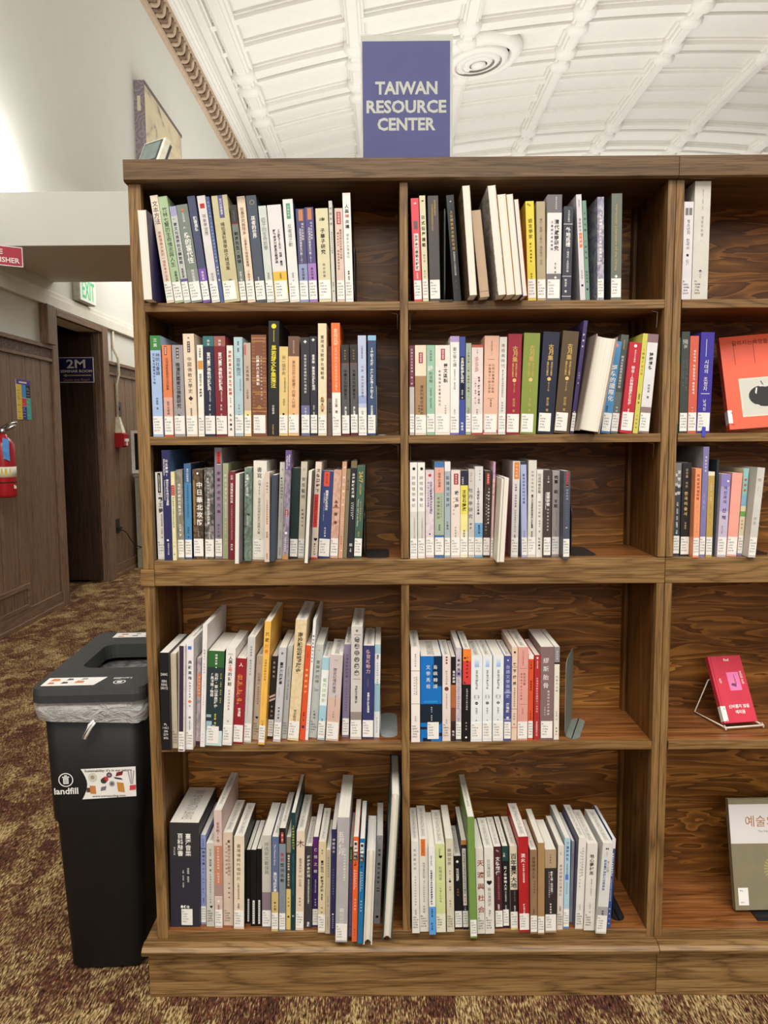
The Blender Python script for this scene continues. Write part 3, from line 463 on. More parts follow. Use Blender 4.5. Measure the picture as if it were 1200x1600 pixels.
E_ = [
('E1',150,225,1098,120,288,(236,230,222),'white spine with black tag and brush title, beside the left upright',dict(tag=[(.01,.235,.28,.66,(30,28,28))],t=[('民國歷史文化學論叢書',.03,.22,W,.47,.24,0),('①',.235,.27,K,.5,.3,1),('霸王夢',.28,.47,K,.55,.58,1),('項羽與楚漢爭霸',.48,.62,K,.62,.22,0),('王錦貴　著',.64,.76,K,.6,.22,0)])),
('E1',222,297,1115,195,82,(46,45,91),'tall navy spine with white Chinese and English title',dict(L=0,s=(70,100,140),t=[('公主駕到！',.08,.24,W,.58,.36,1),('Behind the Emperor',.08,.23,W,.25,.24,'R'),('揭密文學中的公主身影',.26,.5,W,.62,.32,1),('Princesses in Chinese Literature',.27,.45,W,.3,.16,'r'),('■',.8,.83,W,.5,.3,1),('漫遊者文化出版',.84,.95,W,.55,.2,0)])),
('E1',300,340,1113,280,285,(233,223,176),'thin yellow cream spine with red square',dict(L=0,tag=[(.15,.265,.05,.95,(180,50,48))],t=[('✎',.03,.07,G,.5,.5,0),('學術研究',.16,.26,W,.5,.4,0),('清代國家權力與基層社會的互動形塑',.28,.63,K,.5,.45,0),('卞利',.78,.86,B,.5,.4,0),('▲',.91,.95,K,.5,.4,1)])),
('E1',348,412,1105,325,265,(126,121,109),'grey olive photographic spine with white title',dict(m=(152,148,136),t=[('危機時期的行醫分子',.15,.51,W,.45,.46,1),('王繼斌　著',.6,.74,W,.45,.34,1)])),
('E1',415,483,1095,400,208,(66,104,148),'two toned blue spine with dark side cover',dict(s=(30,50,80),b=[(.2,.81,(78,134,176))],t=[('臺中的陽臺海',.05,.19,W,.5,.3,0),('文學與地景再現的跨域社會研究',.22,.57,(40,70,120),.5,.28,0),('張簡敬　著',.66,.78,N,.5,.28,0)])),
('E1',497,592,1090,482,262,(112,91,70),'brown battlefield photo spine with big white title',dict(m=(60,48,38),tag=[(.12,.62,.06,.22,(150,120,80))],t=[('中日華北攻防',.13,.63,W,.66,.58,1),('●',.03,.06,W,.5,.5,1),('一九三七',.66,.75,W,.5,.16,0)])),
('E1',603,690,1090,592,252,(70,68,65),'dark grey crowd photo spine with white title',dict(m=(150,145,138),t=[('民國分子之',.1,.28,W,.4,.26,0),('現代知識分子的選戰',.33,.62,W,.44,.28,1),('王子軒著',.7,.78,W,.5,.2,0)])),
('E1',697,765,1088,690,58,(136,126,141),'tall purple grey spine with red tag and maroon title',dict(s=(150,150,152),tag=[(.035,.145,.3,.82,(205,72,66)),(.135,.15,.3,.82,W)],t=[('老照片集',.04,.13,(90,30,30),.56,.24,0),('南臺灣老照片集',.2,.6,(110,45,70),.55,.48,1),('鄭正平編著',.68,.84,K,.5,.34,0)])),
('E1',768,820,1100,768,205,(161,166,131),'tall olive green spine with pale title',dict(L=0,t=[('紀念',.1,.2,W,.5,.5,0),('1895',.2,.38,W,.55,.6,0),('臺灣反割地鬥爭史論',.4,.57,W,.55,.34,0),('許佩賢等　合著',.6,.85,(215,215,180),.5,.36,0)])),
('E1',825,880,1105,825,280,(127,41,56),'maroon spine with white title',dict(L=0,t=[('史學',.04,.1,W,.5,.4,0),('這克羅斯與社區',.13,.36,W,.5,.45,1),('日治時期臺灣的社會運動與左翼政黨競逐',.38,.78,(230,190,190),.5,.26,0),('林瓊華',.82,.9,W,.5,.36,1)])),
('E1',882,922,1158,888,303,(236,232,224),'thin white fore edge turned outward, jutting over the shelf',dict(o=1,s=(140,135,145))),
('E1',968,1035,1120,972,245,(131,150,131),'grey green spine with painted figures and white title',dict(L=0,m=(92,104,96),t=[('走嗎噶噶曾子明',.07,.31,W,.4,.42,1),('❧',.4,.6,(70,50,60),.5,.7,0),('藝術家出版社',.5,.62,W,.45,.26,0)])),
('E1',1045,1170,1110,1057,183,(226,221,209),'wide cream spine with long brown brush title',dict(t=[('書寫',.06,.18,(70,52,36),.45,.38,0),('六堆300：荒原走出來的多元族群大業',.19,.74,(90,72,50),.46,.26,0),('✔',.79,.83,K,.45,.3,1)])),
('E2',80,125,1130,82,290,(216,196,179),'thin pinkish beige spine beside the wide cream one',dict(L=0,t=[('翁鬧前夕',.1,.24,B,.5,.4,0),('日治臺灣青年的南進敘事',.3,.58,B,.5,.36,0),('葉俊麟',.66,.73,B,.5,.4,0),('新學林',.9,.97,B,.5,.4,0)])),
('E2',130,185,1125,145,315,(62,73,88),'dark slate spine without lettering',dict(L=0,p=-.005)),
('E2',188,245,1100,215,195,(201,198,186),'greyish cream spine with dark dot and brown title',dict(L=0,t=[('主',.05,.1,K,.5,.4,0),('●',.15,.18,K,.4,.4,1),('生記遊跨地見',.18,.38,(95,85,60),.5,.5,0),('臺灣日日新報的旅遊文章',.41,.62,S,.5,.26,0),('大藏文經編',.7,.8,S,.5,.26,0),('遠流出版',.88,.96,K,.5,.3,0)])),
('E2',245,300,1108,278,85,(166,152,168),'tall art printed spine with purple head and white English lettering',dict(L=0,m=(120,112,130),b=[(0,.18,(106,86,142)),(.955,1,(196,142,92))],tag=[(.54,.6,.2,.75,(170,80,90))],t=[('Hope in',.04,.14,W,.65,.32,'R'),('Captive',.05,.17,W,.3,.32,'R'),('臺灣畫',.55,.6,W,.5,.24,0),('◉',.73,.78,W,.5,.55,1),('遠藤美術館出版',.79,.93,W,.45,.3,0)])),
('E2',313,390,1097,340,250,(30,48,46),'dark green spine with only a call label',dict()),
('E2',390,450,1085,422,190,(206,196,176),'beige spine with black brush title',dict(t=[('口',.06,.1,B,.5,.4,0),('安反藝術',.15,.39,K,.5,.62,0),('鄭惠美口述',.48,.68,B,.5,.3,1)])),
('E2',450,497,1150,490,275,(70,74,76),'thin cream fore edge turned outward between dark covers',dict(o=1)),
('E2',507,575,1105,563,195,(226,207,191),'cream spine with blocky black title and red band',dict(L=0,tag=[(.33,.67,.05,.75,(212,62,62))],b=[(.98,1,(205,60,62))],t=[('文學團壁下',.06,.32,K,.55,.6,1),('文學與戰爭',.36,.5,(120,30,30),.4,.3,0),('人性試煉',.52,.63,(120,30,30),.4,.28,0),('♥',.77,.82,K,.6,.5,1),('臺灣文學館',.83,.96,K,.5,.26,1)])),
('E2',578,690,1095,625,280,(52,66,116),'wide blue spine with red orange tag',dict(tag=[(.01,.175,.2,.68,(222,88,62))],t=[('東亞文明',.03,.15,(120,40,30),.45,.2,0),('國運在轉及為安',.22,.45,W,.52,.28,1),('清代治臺政策（1684—1895）',.25,.58,W,.3,.13,0),('杜正勝著',.64,.76,W,.5,.16,1)])),
('E2',690,765,1095,720,270,(216,176,156),'pink beige spine with brown landscape sketch',dict(m=(196,150,130),tag=[(.42,.43,.05,.95,(160,90,70))],t=[('▲▲',.33,.42,(120,70,60),.5,.8,1),('※※',.45,.64,(120,75,62),.5,.8,1)])),
('E2',770,812,1085,800,190,(206,162,132),'thin tan pink spine with white title',dict(L=0,t=[('◢',.03,.08,W,.5,.6,1),('尋找臺灣象',.13,.48,(240,225,205),.5,.55,1),('在地故事與風俗記',.52,.72,W,.5,.3,0),('蘇偉貞著',.77,.86,B,.5,.3,0),('◢',.9,.94,W,.5,.5,1)])),
('E2',815,850,1075,855,260,(126,116,91),'narrow olive brown spine',dict(L=0,p=-.02,t=[('海上絲路',.12,.24,K,.5,.5,0)])),
('E2',855,912,1075,895,185,(38,38,43),'black spine with olive head and white title',dict(L=0,b=[(0,.07,(120,106,76))],t=[('台灣戰略新選擇',.12,.38,W,.5,.46,1),('中美競逐印太的機會',.42,.6,W,.62,.24,0),('與挑戰新情勢',.42,.57,W,.38,.22,0),('▣',.84,.89,W,.5,.55,1),('五南',.9,.94,W,.5,.36,0)])),
('E2',915,990,1092,945,230,(66,96,81),'green spine with gold italic title, rightmost there',dict(t=[('24/7',.06,.18,G,.5,.5,'R'),('在線的臺灣',.19,.31,G,.5,.4,0),('數位主權到數位地方',.38,.6,G,.62,.22,0),('Taiwan: 24/7 in the Media',.36,.66,W,.3,.16,'r'),('林照真',.71,.77,G,.5,.26,0)])),
]
F_ = [
('F1',65,133,1098,63,197,(236,233,226),'white grey footed spine, first of two alike from the divider',dict(b=[(.51,.81,(214,212,202))],t=[('◉',.04,.09,K,.55,.48,1),('詩經植物筆記',.13,.47,S,.5,.5,0),('一五五種詩經植物的文化意義',.56,.79,S,.6,.2,0)])),
('F1',137,205,1093,135,197,(236,233,226),'white grey footed spine, second of two alike from the divider',dict(b=[(.51,.81,(214,212,202))],t=[('◉',.04,.09,K,.55,.48,1),('詩經植物筆記',.13,.47,S,.5,.5,0),('一五五種詩經植物的文化意義',.56,.79,S,.6,.2,0)])),
('F1',210,290,1085,208,268,(226,212,216),'lilac white spine with red dot and purple title',dict(m=(210,196,204),t=[('◉',.03,.09,(200,60,55),.5,.42,1),('北宋之歐蘇黃經法的形與轉',.13,.5,(90,80,130),.65,.3,1),('個人和公平文論的意義',.13,.42,(90,80,130),.32,.24,0),('■',.71,.75,K,.5,.2,1)])),
('F1',295,383,1085,290,190,(166,180,156),'banded spine in blue, pink and sage green',dict(b=[(0,.06,(70,116,171)),(.06,.32,(224,170,152)),(.765,.8,(64,110,168)),(.965,1,(64,110,168))],t=[('「理學的復興」',.08,.3,(110,70,60),.5,.3,0),('老理學文新探',.36,.6,B,.4,.3,0),('宋明儒學與近代思想',.35,.58,S,.7,.15,0),('楊儒賓',.65,.72,K,.5,.2,0)])),
('F1',387,442,1083,387,188,(166,179,186),'blue grey spine with white head and calligraphic title',dict(b=[(0,.1,(228,228,226))],t=[('歐陽濟文雲評',.14,.48,(60,68,80),.55,.62,0),('王基倫',.62,.71,K,.5,.4,0)])),
('F1',447,533,1068,455,268,(229,216,206),'pinkish white spine with red seal and black brush title',dict(tag=[(.04,.165,.3,.8,(166,66,72))],t=[('國學叢書',.05,.155,W,.55,.2,0),('姝玉程',.22,.45,K,.62,.45,1),('詞學史論集',.3,.52,G,.28,.2,0),('林玫儀著',.64,.77,S,.5,.2,0)])),
('F1',535,605,1080,540,272,(233,226,150),'bright yellow spine with navy head and black title',dict(b=[(0,.17,(38,40,61)),(.17,.5,(226,216,96)),(.7,1,(236,232,205))],t=[('古典詩詞',.07,.16,W,.3,.24,0),('王安石詩選',.22,.47,K,.5,.52,1),('周錫䪖',.68,.77,B,.5,.3,0)])),
('F1',610,668,1058,612,260,(201,196,189),'greyish spine with black brush title',dict(t=[('世界文學',.03,.15,(200,120,120),.4,.3,0),('牡丹亭研究',.2,.57,K,.35,.7,0),('張曉',.6,.69,K,.4,.35,1)])),
('F1',668,745,1068,675,235,(215,213,210),'light grey spine with blue lower band',dict(b=[(.62,.8,(112,166,206)),(.96,1,(130,180,215))],t=[('在藏文獻',.03,.16,S,.6,.2,0),('《西遊記》天文考據',.23,.53,K,.42,.32,1),('謝明勳著',.64,.74,N,.55,.26,1)])),
('F1',745,828,1080,765,275,(62,50,46),'dark brown spine with red tag and white title',dict(tag=[(.03,.155,.3,.7,(190,72,66))],t=[('古典新刊',.04,.145,W,.5,.2,0),('《西遊記》會評明代故事',.19,.62,W,.66,.28,1),('最好「我們古書」「全集版」',.26,.74,W,.35,.2,0),('金霞',.77,.81,W,.5,.2,1)])),
('F1',826,876,1090,855,190,(226,186,186),'pink spine with purple flower art at its head',dict(b=[(0,.18,(196,150,192))],t=[('❀',.07,.17,(150,120,190),.4,.7,0),('紅樓夢',.19,.37,(110,50,60),.4,.62,1),('白話新解',.39,.47,S,.5,.34,0),('王潤華',.68,.76,S,.5,.4,0)])),
('F1',842,880,1145,893,350,(226,222,208),'thin cream fore edge turned outward, jutting over the ledge',dict(o=1)),
('F1',885,950,1145,925,342,(214,205,190),'thicker cream fore edge turned outward, maroon back cover',dict(o=1,s=(150,40,56))),
('F1',1008,1075,1085,1030,185,(216,214,210),'greyish white spine with orange tag',dict(tag=[(.01,.185,.2,.9,(216,134,66))],t=[('文化大師',.03,.17,W,.55,.3,0),('紅樓夢：我思我想像',.23,.48,K,.5,.3,0),('對映與重疊的多重文本',.5,.74,S,.5,.26,0),('歐麗娟',.76,.82,K,.5,.26,0)])),
('F1',1110,1165,1085,1100,190,(171,181,216),'lilac blue spine with dark checked head',dict(b=[(0,.03,(50,50,70))],t=[('臺灣詞學的時代意義',.12,.44,N,.5,.45,0),('林宏達著',.72,.81,S,.5,.3,0)])),
('F2',22,92,985,32,160,(216,213,201),'tall cream grey spine with black small title',dict(t=[('台灣古典詩與',.1,.33,S,.5,.3,0),('臺灣文化協會時期的東亞漢文學重構',.35,.7,K,.5,.26,1),('黃美娥著',.73,.81,K,.5,.25,0)])),
('F2',95,150,985,107,240,(229,226,216),'white spine with dark two part title and no label',dict(L=0,t=[('往返時覺首羅',.04,.27,K,.4,.5,0),('賴和文學論',.35,.55,(150,130,70),.45,.4,0),('陳建忠　著',.57,.72,S,.5,.3,0),('學生書局',.77,.92,K,.5,.34,1)])),
('F2',155,220,990,165,242,(71,61,59),'dark brown spine with bold white title',dict(t=[('上下編',.06,.15,W,.55,.26,0),('望鄉詩者',.25,.41,W,.55,.5,1),('Taiwan Poet',.25,.45,W,.25,.16,'r'),('劉紀蕙論文選集',.43,.7,W,.55,.24,0)])),
('F2',228,305,980,240,250,(166,156,156),'greyish mauve spine with bold black title',dict(t=[('懷舊',.05,.15,K,.5,.5,1),('能',.21,.27,K,.5,.5,1),('不能',.33,.43,K,.5,.5,1),('小說裡的上海與台北',.45,.65,S,.62,.22,0),('陳國偉',.7,.78,S,.5,.22,0)])),
('F2',310,380,1003,315,252,(76,80,96),'slate blue spine with red tag, rightmost there',dict(tag=[(.01,.17,.38,.72,(180,72,52)),(.155,.175,.38,.72,(225,190,120))],t=[('日治文學',.03,.15,K,.55,.2,0),('孤島時期',.2,.33,(180,190,215),.55,.32,0),('殖民地文學的現代詩',.35,.6,(120,130,165),.5,.22,0),('楓',.62,.66,W,.5,.26,0)])),
]
G_ = [
('G1',128,215,1443,107,572,(26,26,29),'black spine with white capital letters',dict(L=0,t=[('ZHANG',.205,.235,W,.45,.72,'h'),('FEN',.275,.305,W,.45,.5,'h'),('FANG',.31,.34,W,.45,.6,'h'),('SAN CE',.345,.375,W,.45,.75,'h'),('PL',.72,.745,W,.5,.3,'h'),('1142.3',.755,.78,W,.5,.6,'h'),('.Z46',.79,.815,W,.5,.45,'h'),('Q274',.825,.85,W,.5,.5,'h'),('2022',.86,.885,W,.5,.5,'h')])),
('G1',222,275,1425,203,580,(201,189,166),'plain cream spine behind the black one',dict(t=[],LT=1)),
('G1',277,337,1455,283,512,(232,220,216),'white framed spine with dark purple panel',dict(tag=[(.0,.81,.08,.8,(62,45,66)),(.97,.99,.08,.8,(62,45,66))],t=[('❧❧❧❧',.2,.75,(180,160,190),.9,.25,0)])),
('G1',342,417,1437,345,455,(232,230,231),'white spine with blue square and grey black title',dict(s=(216,214,210),t=[('■',.05,.1,(80,110,200),.45,.62,1),('典藏高雄',.18,.37,(60,55,60),.5,.5,1),('高雄百年畫家',.38,.53,K,.5,.26,0),('◉',.54,.58,O,.5,.5,1),('錄',.59,.61,K,.5,.25,0),('✿',.69,.72,K,.5,.5,0),('高雄市立美術館',.73,.83,K,.5,.22,0)])),
('G1',425,470,1400,437,620,(196,178,178),'narrow mauve photographic spine with orange pill',dict(L=0,m=(150,140,150),tag=[(.17,.44,.25,.95,(226,132,82))],b=[(.95,1,(70,50,75))],t=[('臺北城中故事',.2,.42,W,.6,.4,0)])),
('G1',472,515,1413,497,320,(236,231,228),'tall white spine with white back cover',dict(L=0,t=[('時國之心，文化中州',.2,.4,S,.5,.45,0),('從帝國到地方的建築書寫',.45,.66,S,.5,.22,0),('國史館',.88,.97,S,.5,.25,0)])),
('G1',518,665,1405,542,560,(42,56,60),'wide dark spine with green head and white title',dict(b=[(0,.17,(52,102,52)),(.84,1,(196,220,222))],tag=[(.67,.7,.0,.3,(150,175,180)),(.74,.84,.0,.35,(150,185,190)),(.78,.84,.3,.6,(120,160,165))],t=[('旅讀文叢',.03,.15,W,.52,.14,1),('■',.165,.18,W,.52,.1,1),('北投・草山溫泉歷史',.23,.6,W,.56,.22,1),('「再發現」物語',.23,.48,W,.3,.2,1),('林芬郁　王順隆　潘家傑　林芳年',.23,.55,Y,.84,.09,0),('蔡承豪　著',.66,.77,Y,.55,.12,1)])),
('G1',668,755,1400,708,535,(236,232,226),'white spine with black and red title and black butterfly mark',dict(t=[('2022',.05,.07,S,.45,.5,'h'),('人與',.08,.16,K,.5,.42,1),('土地',.16,.24,(200,80,70),.5,.42,1),('的對話',.24,.39,K,.5,.42,1),('部落的地理家屋',.42,.64,(150,90,90),.5,.24,0),('✿',.74,.77,K,.5,.6,1)])),
('G1',763,855,1385,795,625,(152,36,46),'dark red spine with gold calligraphy',dict(t=[('人',.05,.1,W,.5,.4,1),('台灣歷史',.17,.54,(220,140,70),.45,.6,1),('被遺忘的鄉土圖像',.2,.55,(180,200,150),.28,.18,0),('蔡滄龍',.58,.68,W,.5,.3,1)])),
('G1',857,928,1375,895,435,(206,204,200),'tall light grey spine with fine grey title',dict(t=[('城鄉變奏：臺灣的現代史',.08,.36,S,.5,.28,0),('Taiwan the Land in the Island',.4,.75,S,.4,.12,'r')])),
('G1',935,998,1350,975,600,(191,176,156),'beige spine with brown title behind the orange yellow one',dict(LT=1,t=[('｜',.05,.12,B,.5,.4,1),('山水與心',.2,.34,B,.5,.4,0),('繪製臺灣古典地景',.36,.58,B,.5,.26,0),('♥',.72,.75,K,.5,.35,1)])),
('G1',990,1055,1393,1050,295,(239,187,87),'tall orange yellow spine leaning right',dict(t=[('茶遊',.08,.17,(100,70,30),.5,.6,1),('茶香',.18,.26,(230,110,50),.5,.6,1),('台灣茶的歷史空間',.3,.48,B,.5,.32,0),('Taiwan Tea Story',.53,.7,(180,130,50),.4,.14,'r'),('小小書房',.8,.86,B,.5,.3,0)])),
('G1',1062,1122,1340,1105,605,(50,44,42),'dark brown spine with slanted pink slash',dict(slash=1,t=[('食宴風流',.05,.27,(225,210,190),.5,.42,0),('卓清芬',.58,.75,(225,210,190),.5,.36,0)])),
('G2',35,103,1308,92,505,(196,196,199),'light grey spine with bold black title',dict(t=[('✿',.04,.08,K,.5,.4,0),('臺灣茶的故事',.15,.39,K,.5,.48,1),('Story of Taiwan Tea',.42,.52,S,.4,.16,'r'),('林滿紅著',.62,.76,K,.5,.26,1)])),
('G2',105,155,1280,152,490,(190,190,188),'thin grey spine with English word Insight',dict(LT=1,t=[('Insight 台灣',.22,.44,S,.5,.4,'r'),('地方的故事書',.45,.58,K,.5,.3,0)])),
('G2',158,255,1297,230,270,(230,211,171),'tall wide parchment patterned spine with dark title',dict(m=(220,196,150),t=[('南投縣紙藝發展史',.1,.44,(60,50,40),.52,.46,1),('南投縣政府',.74,.86,(80,60,50),.5,.3,0)])),
('G2',258,308,1290,315,485,(221,86,46),'bright red orange spine with yellow title',dict(L=0,t=[('食文化',.06,.13,(120,40,30),.5,.3,1),('中華料理史',.23,.52,(235,205,120),.5,.5,1),('岩間一弘',.7,.8,(120,40,30),.5,.35,1),('■',.84,.88,(60,50,110),.5,.6,1)])),
('G2',308,335,1290,375,265,(236,235,233),'tall thin white spine beside the red orange one',dict(L=0,t=[('南投縣現代文學史',.12,.36,K,.5,.6,1),('印刻文學生活誌出版',.7,.92,S,.5,.36,0)])),
('G2',340,410,1272,400,480,(190,192,186),'grey green spine with dark blocky title',dict(LT=1,t=[('一',.04,.08,K,.5,.3,0),('富華屋的塌',.16,.42,S,.5,.45,1),('Taiwan',.46,.5,S,.5,.6,'h'),('陳柔縉',.7,.8,K,.5,.26,1)])),
('G2',412,475,1290,462,590,(166,206,221),'pale blue spine with white middle band',dict(b=[(.15,.58,(236,240,238))],t=[('臺西誌鄉影',.24,.55,(150,190,120),.5,.55,0),('吳永華',.74,.8,N,.5,.3,0)])),
('G2',483,592,1300,525,570,(206,192,190),'mauve pink spine with dark title and grey wave mark',dict(b=[(.5,1,(216,182,166))],t=[('〜',.04,.08,S,.5,.4,0),('歷史記憶的倫理',.15,.44,(60,58,66),.45,.28,0),('從轉型正義到超克過去',.46,.6,S,.6,.15,0),('汪宏倫',.65,.73,S,.5,.15,0)])),
('G2',622,682,1268,632,475,(131,121,146),'purple grey spine with faint dark title',dict(t=[('日據南部的交織',.1,.36,(60,55,85),.5,.4,0),('鹽分地帶文學與記憶的風景',.38,.72,(70,65,95),.5,.22,0)])),
('G2',693,788,1283,700,325,(206,201,196),'tall pale spine with circled title characters',dict(b=[(.755,.86,(150,138,132))],tag=[(.07,.074,.25,.85,K),(.46,.464,.25,.85,K)],t=[('✿',.02,.05,K,.5,.3,0),('地契中的歷史',.09,.43,K,.52,.4,1),('○○○○○○',.08,.44,S,.52,.6,0),('館藏古文書選輯',.52,.68,(80,70,66),.5,.22,1)])),
('G2',795,893,1278,822,487,(53,59,106),'navy spine with white title, second from right end',dict(t=[('學習新動力',.04,.3,(205,165,160),.45,.38,1),('「自主學習」',.34,.46,(150,110,110),.45,.22,0),('重構台灣的學習環境',.5,.72,W,.5,.2,1)])),
('G2',893,943,1268,893,475,(226,228,228),'white spine with pale blue patches, rightmost there',dict(L=0,b=[(.0,.1,(165,195,205)),(.42,.72,(150,185,200))],t=[('漫遊：',.11,.18,K,.5,.4,1),('日治台灣的旅人與臺灣',.19,.44,(80,90,110),.5,.3,0),('國立臺灣大學出版',.78,.95,S,.5,.26,0)])),
]
H_ = [
('H1',75,158,1198,72,315,(240,233,226),'white spine divided by two thin black lines',dict(LT=1,tag=[(.24,.244,.02,.98,K),(.59,.594,.02,.98,K)],t=[('臺灣文學史論',.06,.2,S,.5,.2,0),('帝國的時空地形想像',.3,.5,S,.62,.2,0),('南方的華語文學',.3,.5,S,.38,.18,0),('黃美娥',.72,.78,S,.5,.18,0)])),
('H1',163,362,1190,165,393,(22,112,192),'widest spine, bright blue and black with white title',dict(b=[(.56,.78,(20,36,52))],tag=[(0,.35,.62,1,(16,44,74)),(.1,.3,.55,.65,(18,70,120)),(.52,.545,.15,.8,(40,140,210)),(.78,.8,.3,.95,(18,30,44)),(.83,.86,.0,.6,(18,36,54)),(.9,.94,.3,1,(18,36,54)),(.96,1,.1,.5,(18,36,54))],t=[('島嶼轉譯',.09,.39,W,.7,.2,0),('文學馬祖',.09,.39,W,.36,.2,0),('劉宏文　謝昭華',.59,.76,W,.52,.07,0)])),
('H1',367,445,1187,368,390,(232,216,208),'pinkish white spine with maroon tag and maroon disc',dict(LT=1,t=[('■■■',0.0,.1,(130,50,55),.5,.26,1),('斯文在地文集',.17,.34,S,.5,.26,0),('●',.35,.42,(120,62,60),.5,.62,1),('當代散文的風貌形塑',.44,.62,S,.5,.18,0),('鄭毓瑜',.74,.8,S,.5,.18,0)])),
('H1',447,492,1190,453,398,(52,38,38),'narrow black spine with orange brown middle',dict(L=0,b=[(0,.33,(28,27,28)),(.33,.6,(176,102,56)),(.6,.76,(120,70,46))],t=[('當代詩話',.16,.31,W,.6,.55,1),('聯文',.87,.94,W,.5,.5,1)])),
('H1',492,545,1187,497,315,(206,197,202),'pale lilac grey map spine with dark title',dict(m=(190,178,190),b=[(.24,.31,(160,150,185)),(.95,1,(70,75,90))],t=[('島嶼地圖',.11,.3,K,.5,.5,1),('台灣小說的多元書寫跨域現象',.33,.66,(110,80,80),.5,.28,0),('陳芳明',.75,.81,K,.5,.26,0)])),
('H1',552,627,1193,563,327,(26,24,26),'black spine with orange and red top third',dict(L=0,b=[(0,.13,(241,130,52)),(.13,.38,(220,66,60))],t=[('●',.08,.11,K,.25,.3,1),('小說台灣新時',.07,.32,(60,30,30),.55,.3,1),('◣',.33,.38,(70,75,70),.3,.8,1),('台灣文學史上的大風吹',.42,.66,W,.55,.22,0),('新世紀',.78,.88,W,.5,.18,0),('◉',.94,.97,W,.5,.3,1)])),
('H1',632,738,1193,637,392,(230,235,237),'white spine with pale blue square, black disc numbered one',dict(seq='一')),
('H1',742,830,1190,745,390,(230,235,237),'white spine with pale blue square, black disc numbered two',dict(seq='二')),
('H1',838,937,1185,845,388,(230,235,237),'white spine with pale blue square, black disc numbered three',dict(seq='三')),
('H1',942,1010,1185,945,390,(76,82,142),'indigo spine with bird mark and pale title',dict(tag=[(.42,.44,0,1,(140,145,190)),(.74,.76,0,1,(140,145,190))],t=[('▼',.04,.07,W,.5,.3,0),('台語文學兩國史',.1,.5,(200,204,225),.5,.55,0),('廖瑞銘　著',.55,.75,W,.5,.4,1)])),
('H1',1012,1065,1180,1018,308,(229,202,178),'tall cream orange spine with dark title and red thread lines',dict(L=0,tag=[(.21,.215,.02,.98,(140,70,50)),(.66,.665,.02,.98,(140,70,50)),(.86,.866,.02,.98,(200,80,60))],t=[('◉',.03,.08,K,.5,.45,1),('寫字療疾',.15,.42,(60,50,44),.5,.6,1),('精神醫學與文學敘事',.43,.64,B,.5,.3,0),('林秀蓉　著',.7,.84,B,.5,.3,0)])),
('H1',1068,1165,1180,1080,308,(222,161,151),'pink spine with red brown title',dict(b=[(.955,.985,(190,60,60))],tag=[(.225,.228,.2,.9,(150,80,72)),(.61,.613,.2,.9,(150,80,72))],t=[('近代文學研究叢刊',.04,.2,(150,70,66),.5,.14,0),('航空攷察',.27,.41,(140,62,60),.65,.26,0),('臺灣當代散文之概論',.27,.57,(140,62,60),.35,.18,0),('王鈺婷著',.64,.72,(140,62,60),.5,.13,0)])),
('H2',25,68,1070,35,345,(216,84,46),'narrow red orange spine with white head',dict(b=[(0,.05,(236,232,226))],t=[('文青論',.07,.17,(110,35,25),.5,.45,0),('我有我的',.3,.42,(110,35,25),.5,.45,1),('王盛弘著',.65,.76,(110,35,25),.5,.3,1)])),
('H2',75,125,1068,80,347,(176,46,49),'red spine with white lettering',dict(L=0,t=[('◉',.02,.05,W,.5,.4,1),('文學研究叢書',.06,.16,W,.5,.24,0),('台灣現代散文史論研究一本地史',.26,.68,W,.5,.32,0),('萬卷樓圖書股份公司',.78,.96,W,.5,.3,0)])),
('H2',128,243,1068,132,278,(131,106,106),'wide mauve brown spine with white calligraphy',dict(t=[('繆斯胎骨',.1,.46,W,.4,.42,0),('臺灣現代詩手稿學',.46,.74,W,.6,.17,0),('易鵬主編',.64,.74,W,.35,.1,0)])),
('H2',245,290,1068,250,278,(229,221,206),'cream spine with grey head, rightmost there',dict(L=0,b=[(0,.165,(141,136,141)),(.165,.185,(40,38,38))],t=[('臺灣文學',.04,.14,W,.5,.3,0),('新聲的流轉',.3,.49,S,.5,.4,0),('蔣興儀　著',.69,.79,K,.5,.26,0),('萬卷樓',.86,.96,K,.5,.3,1)])),
]
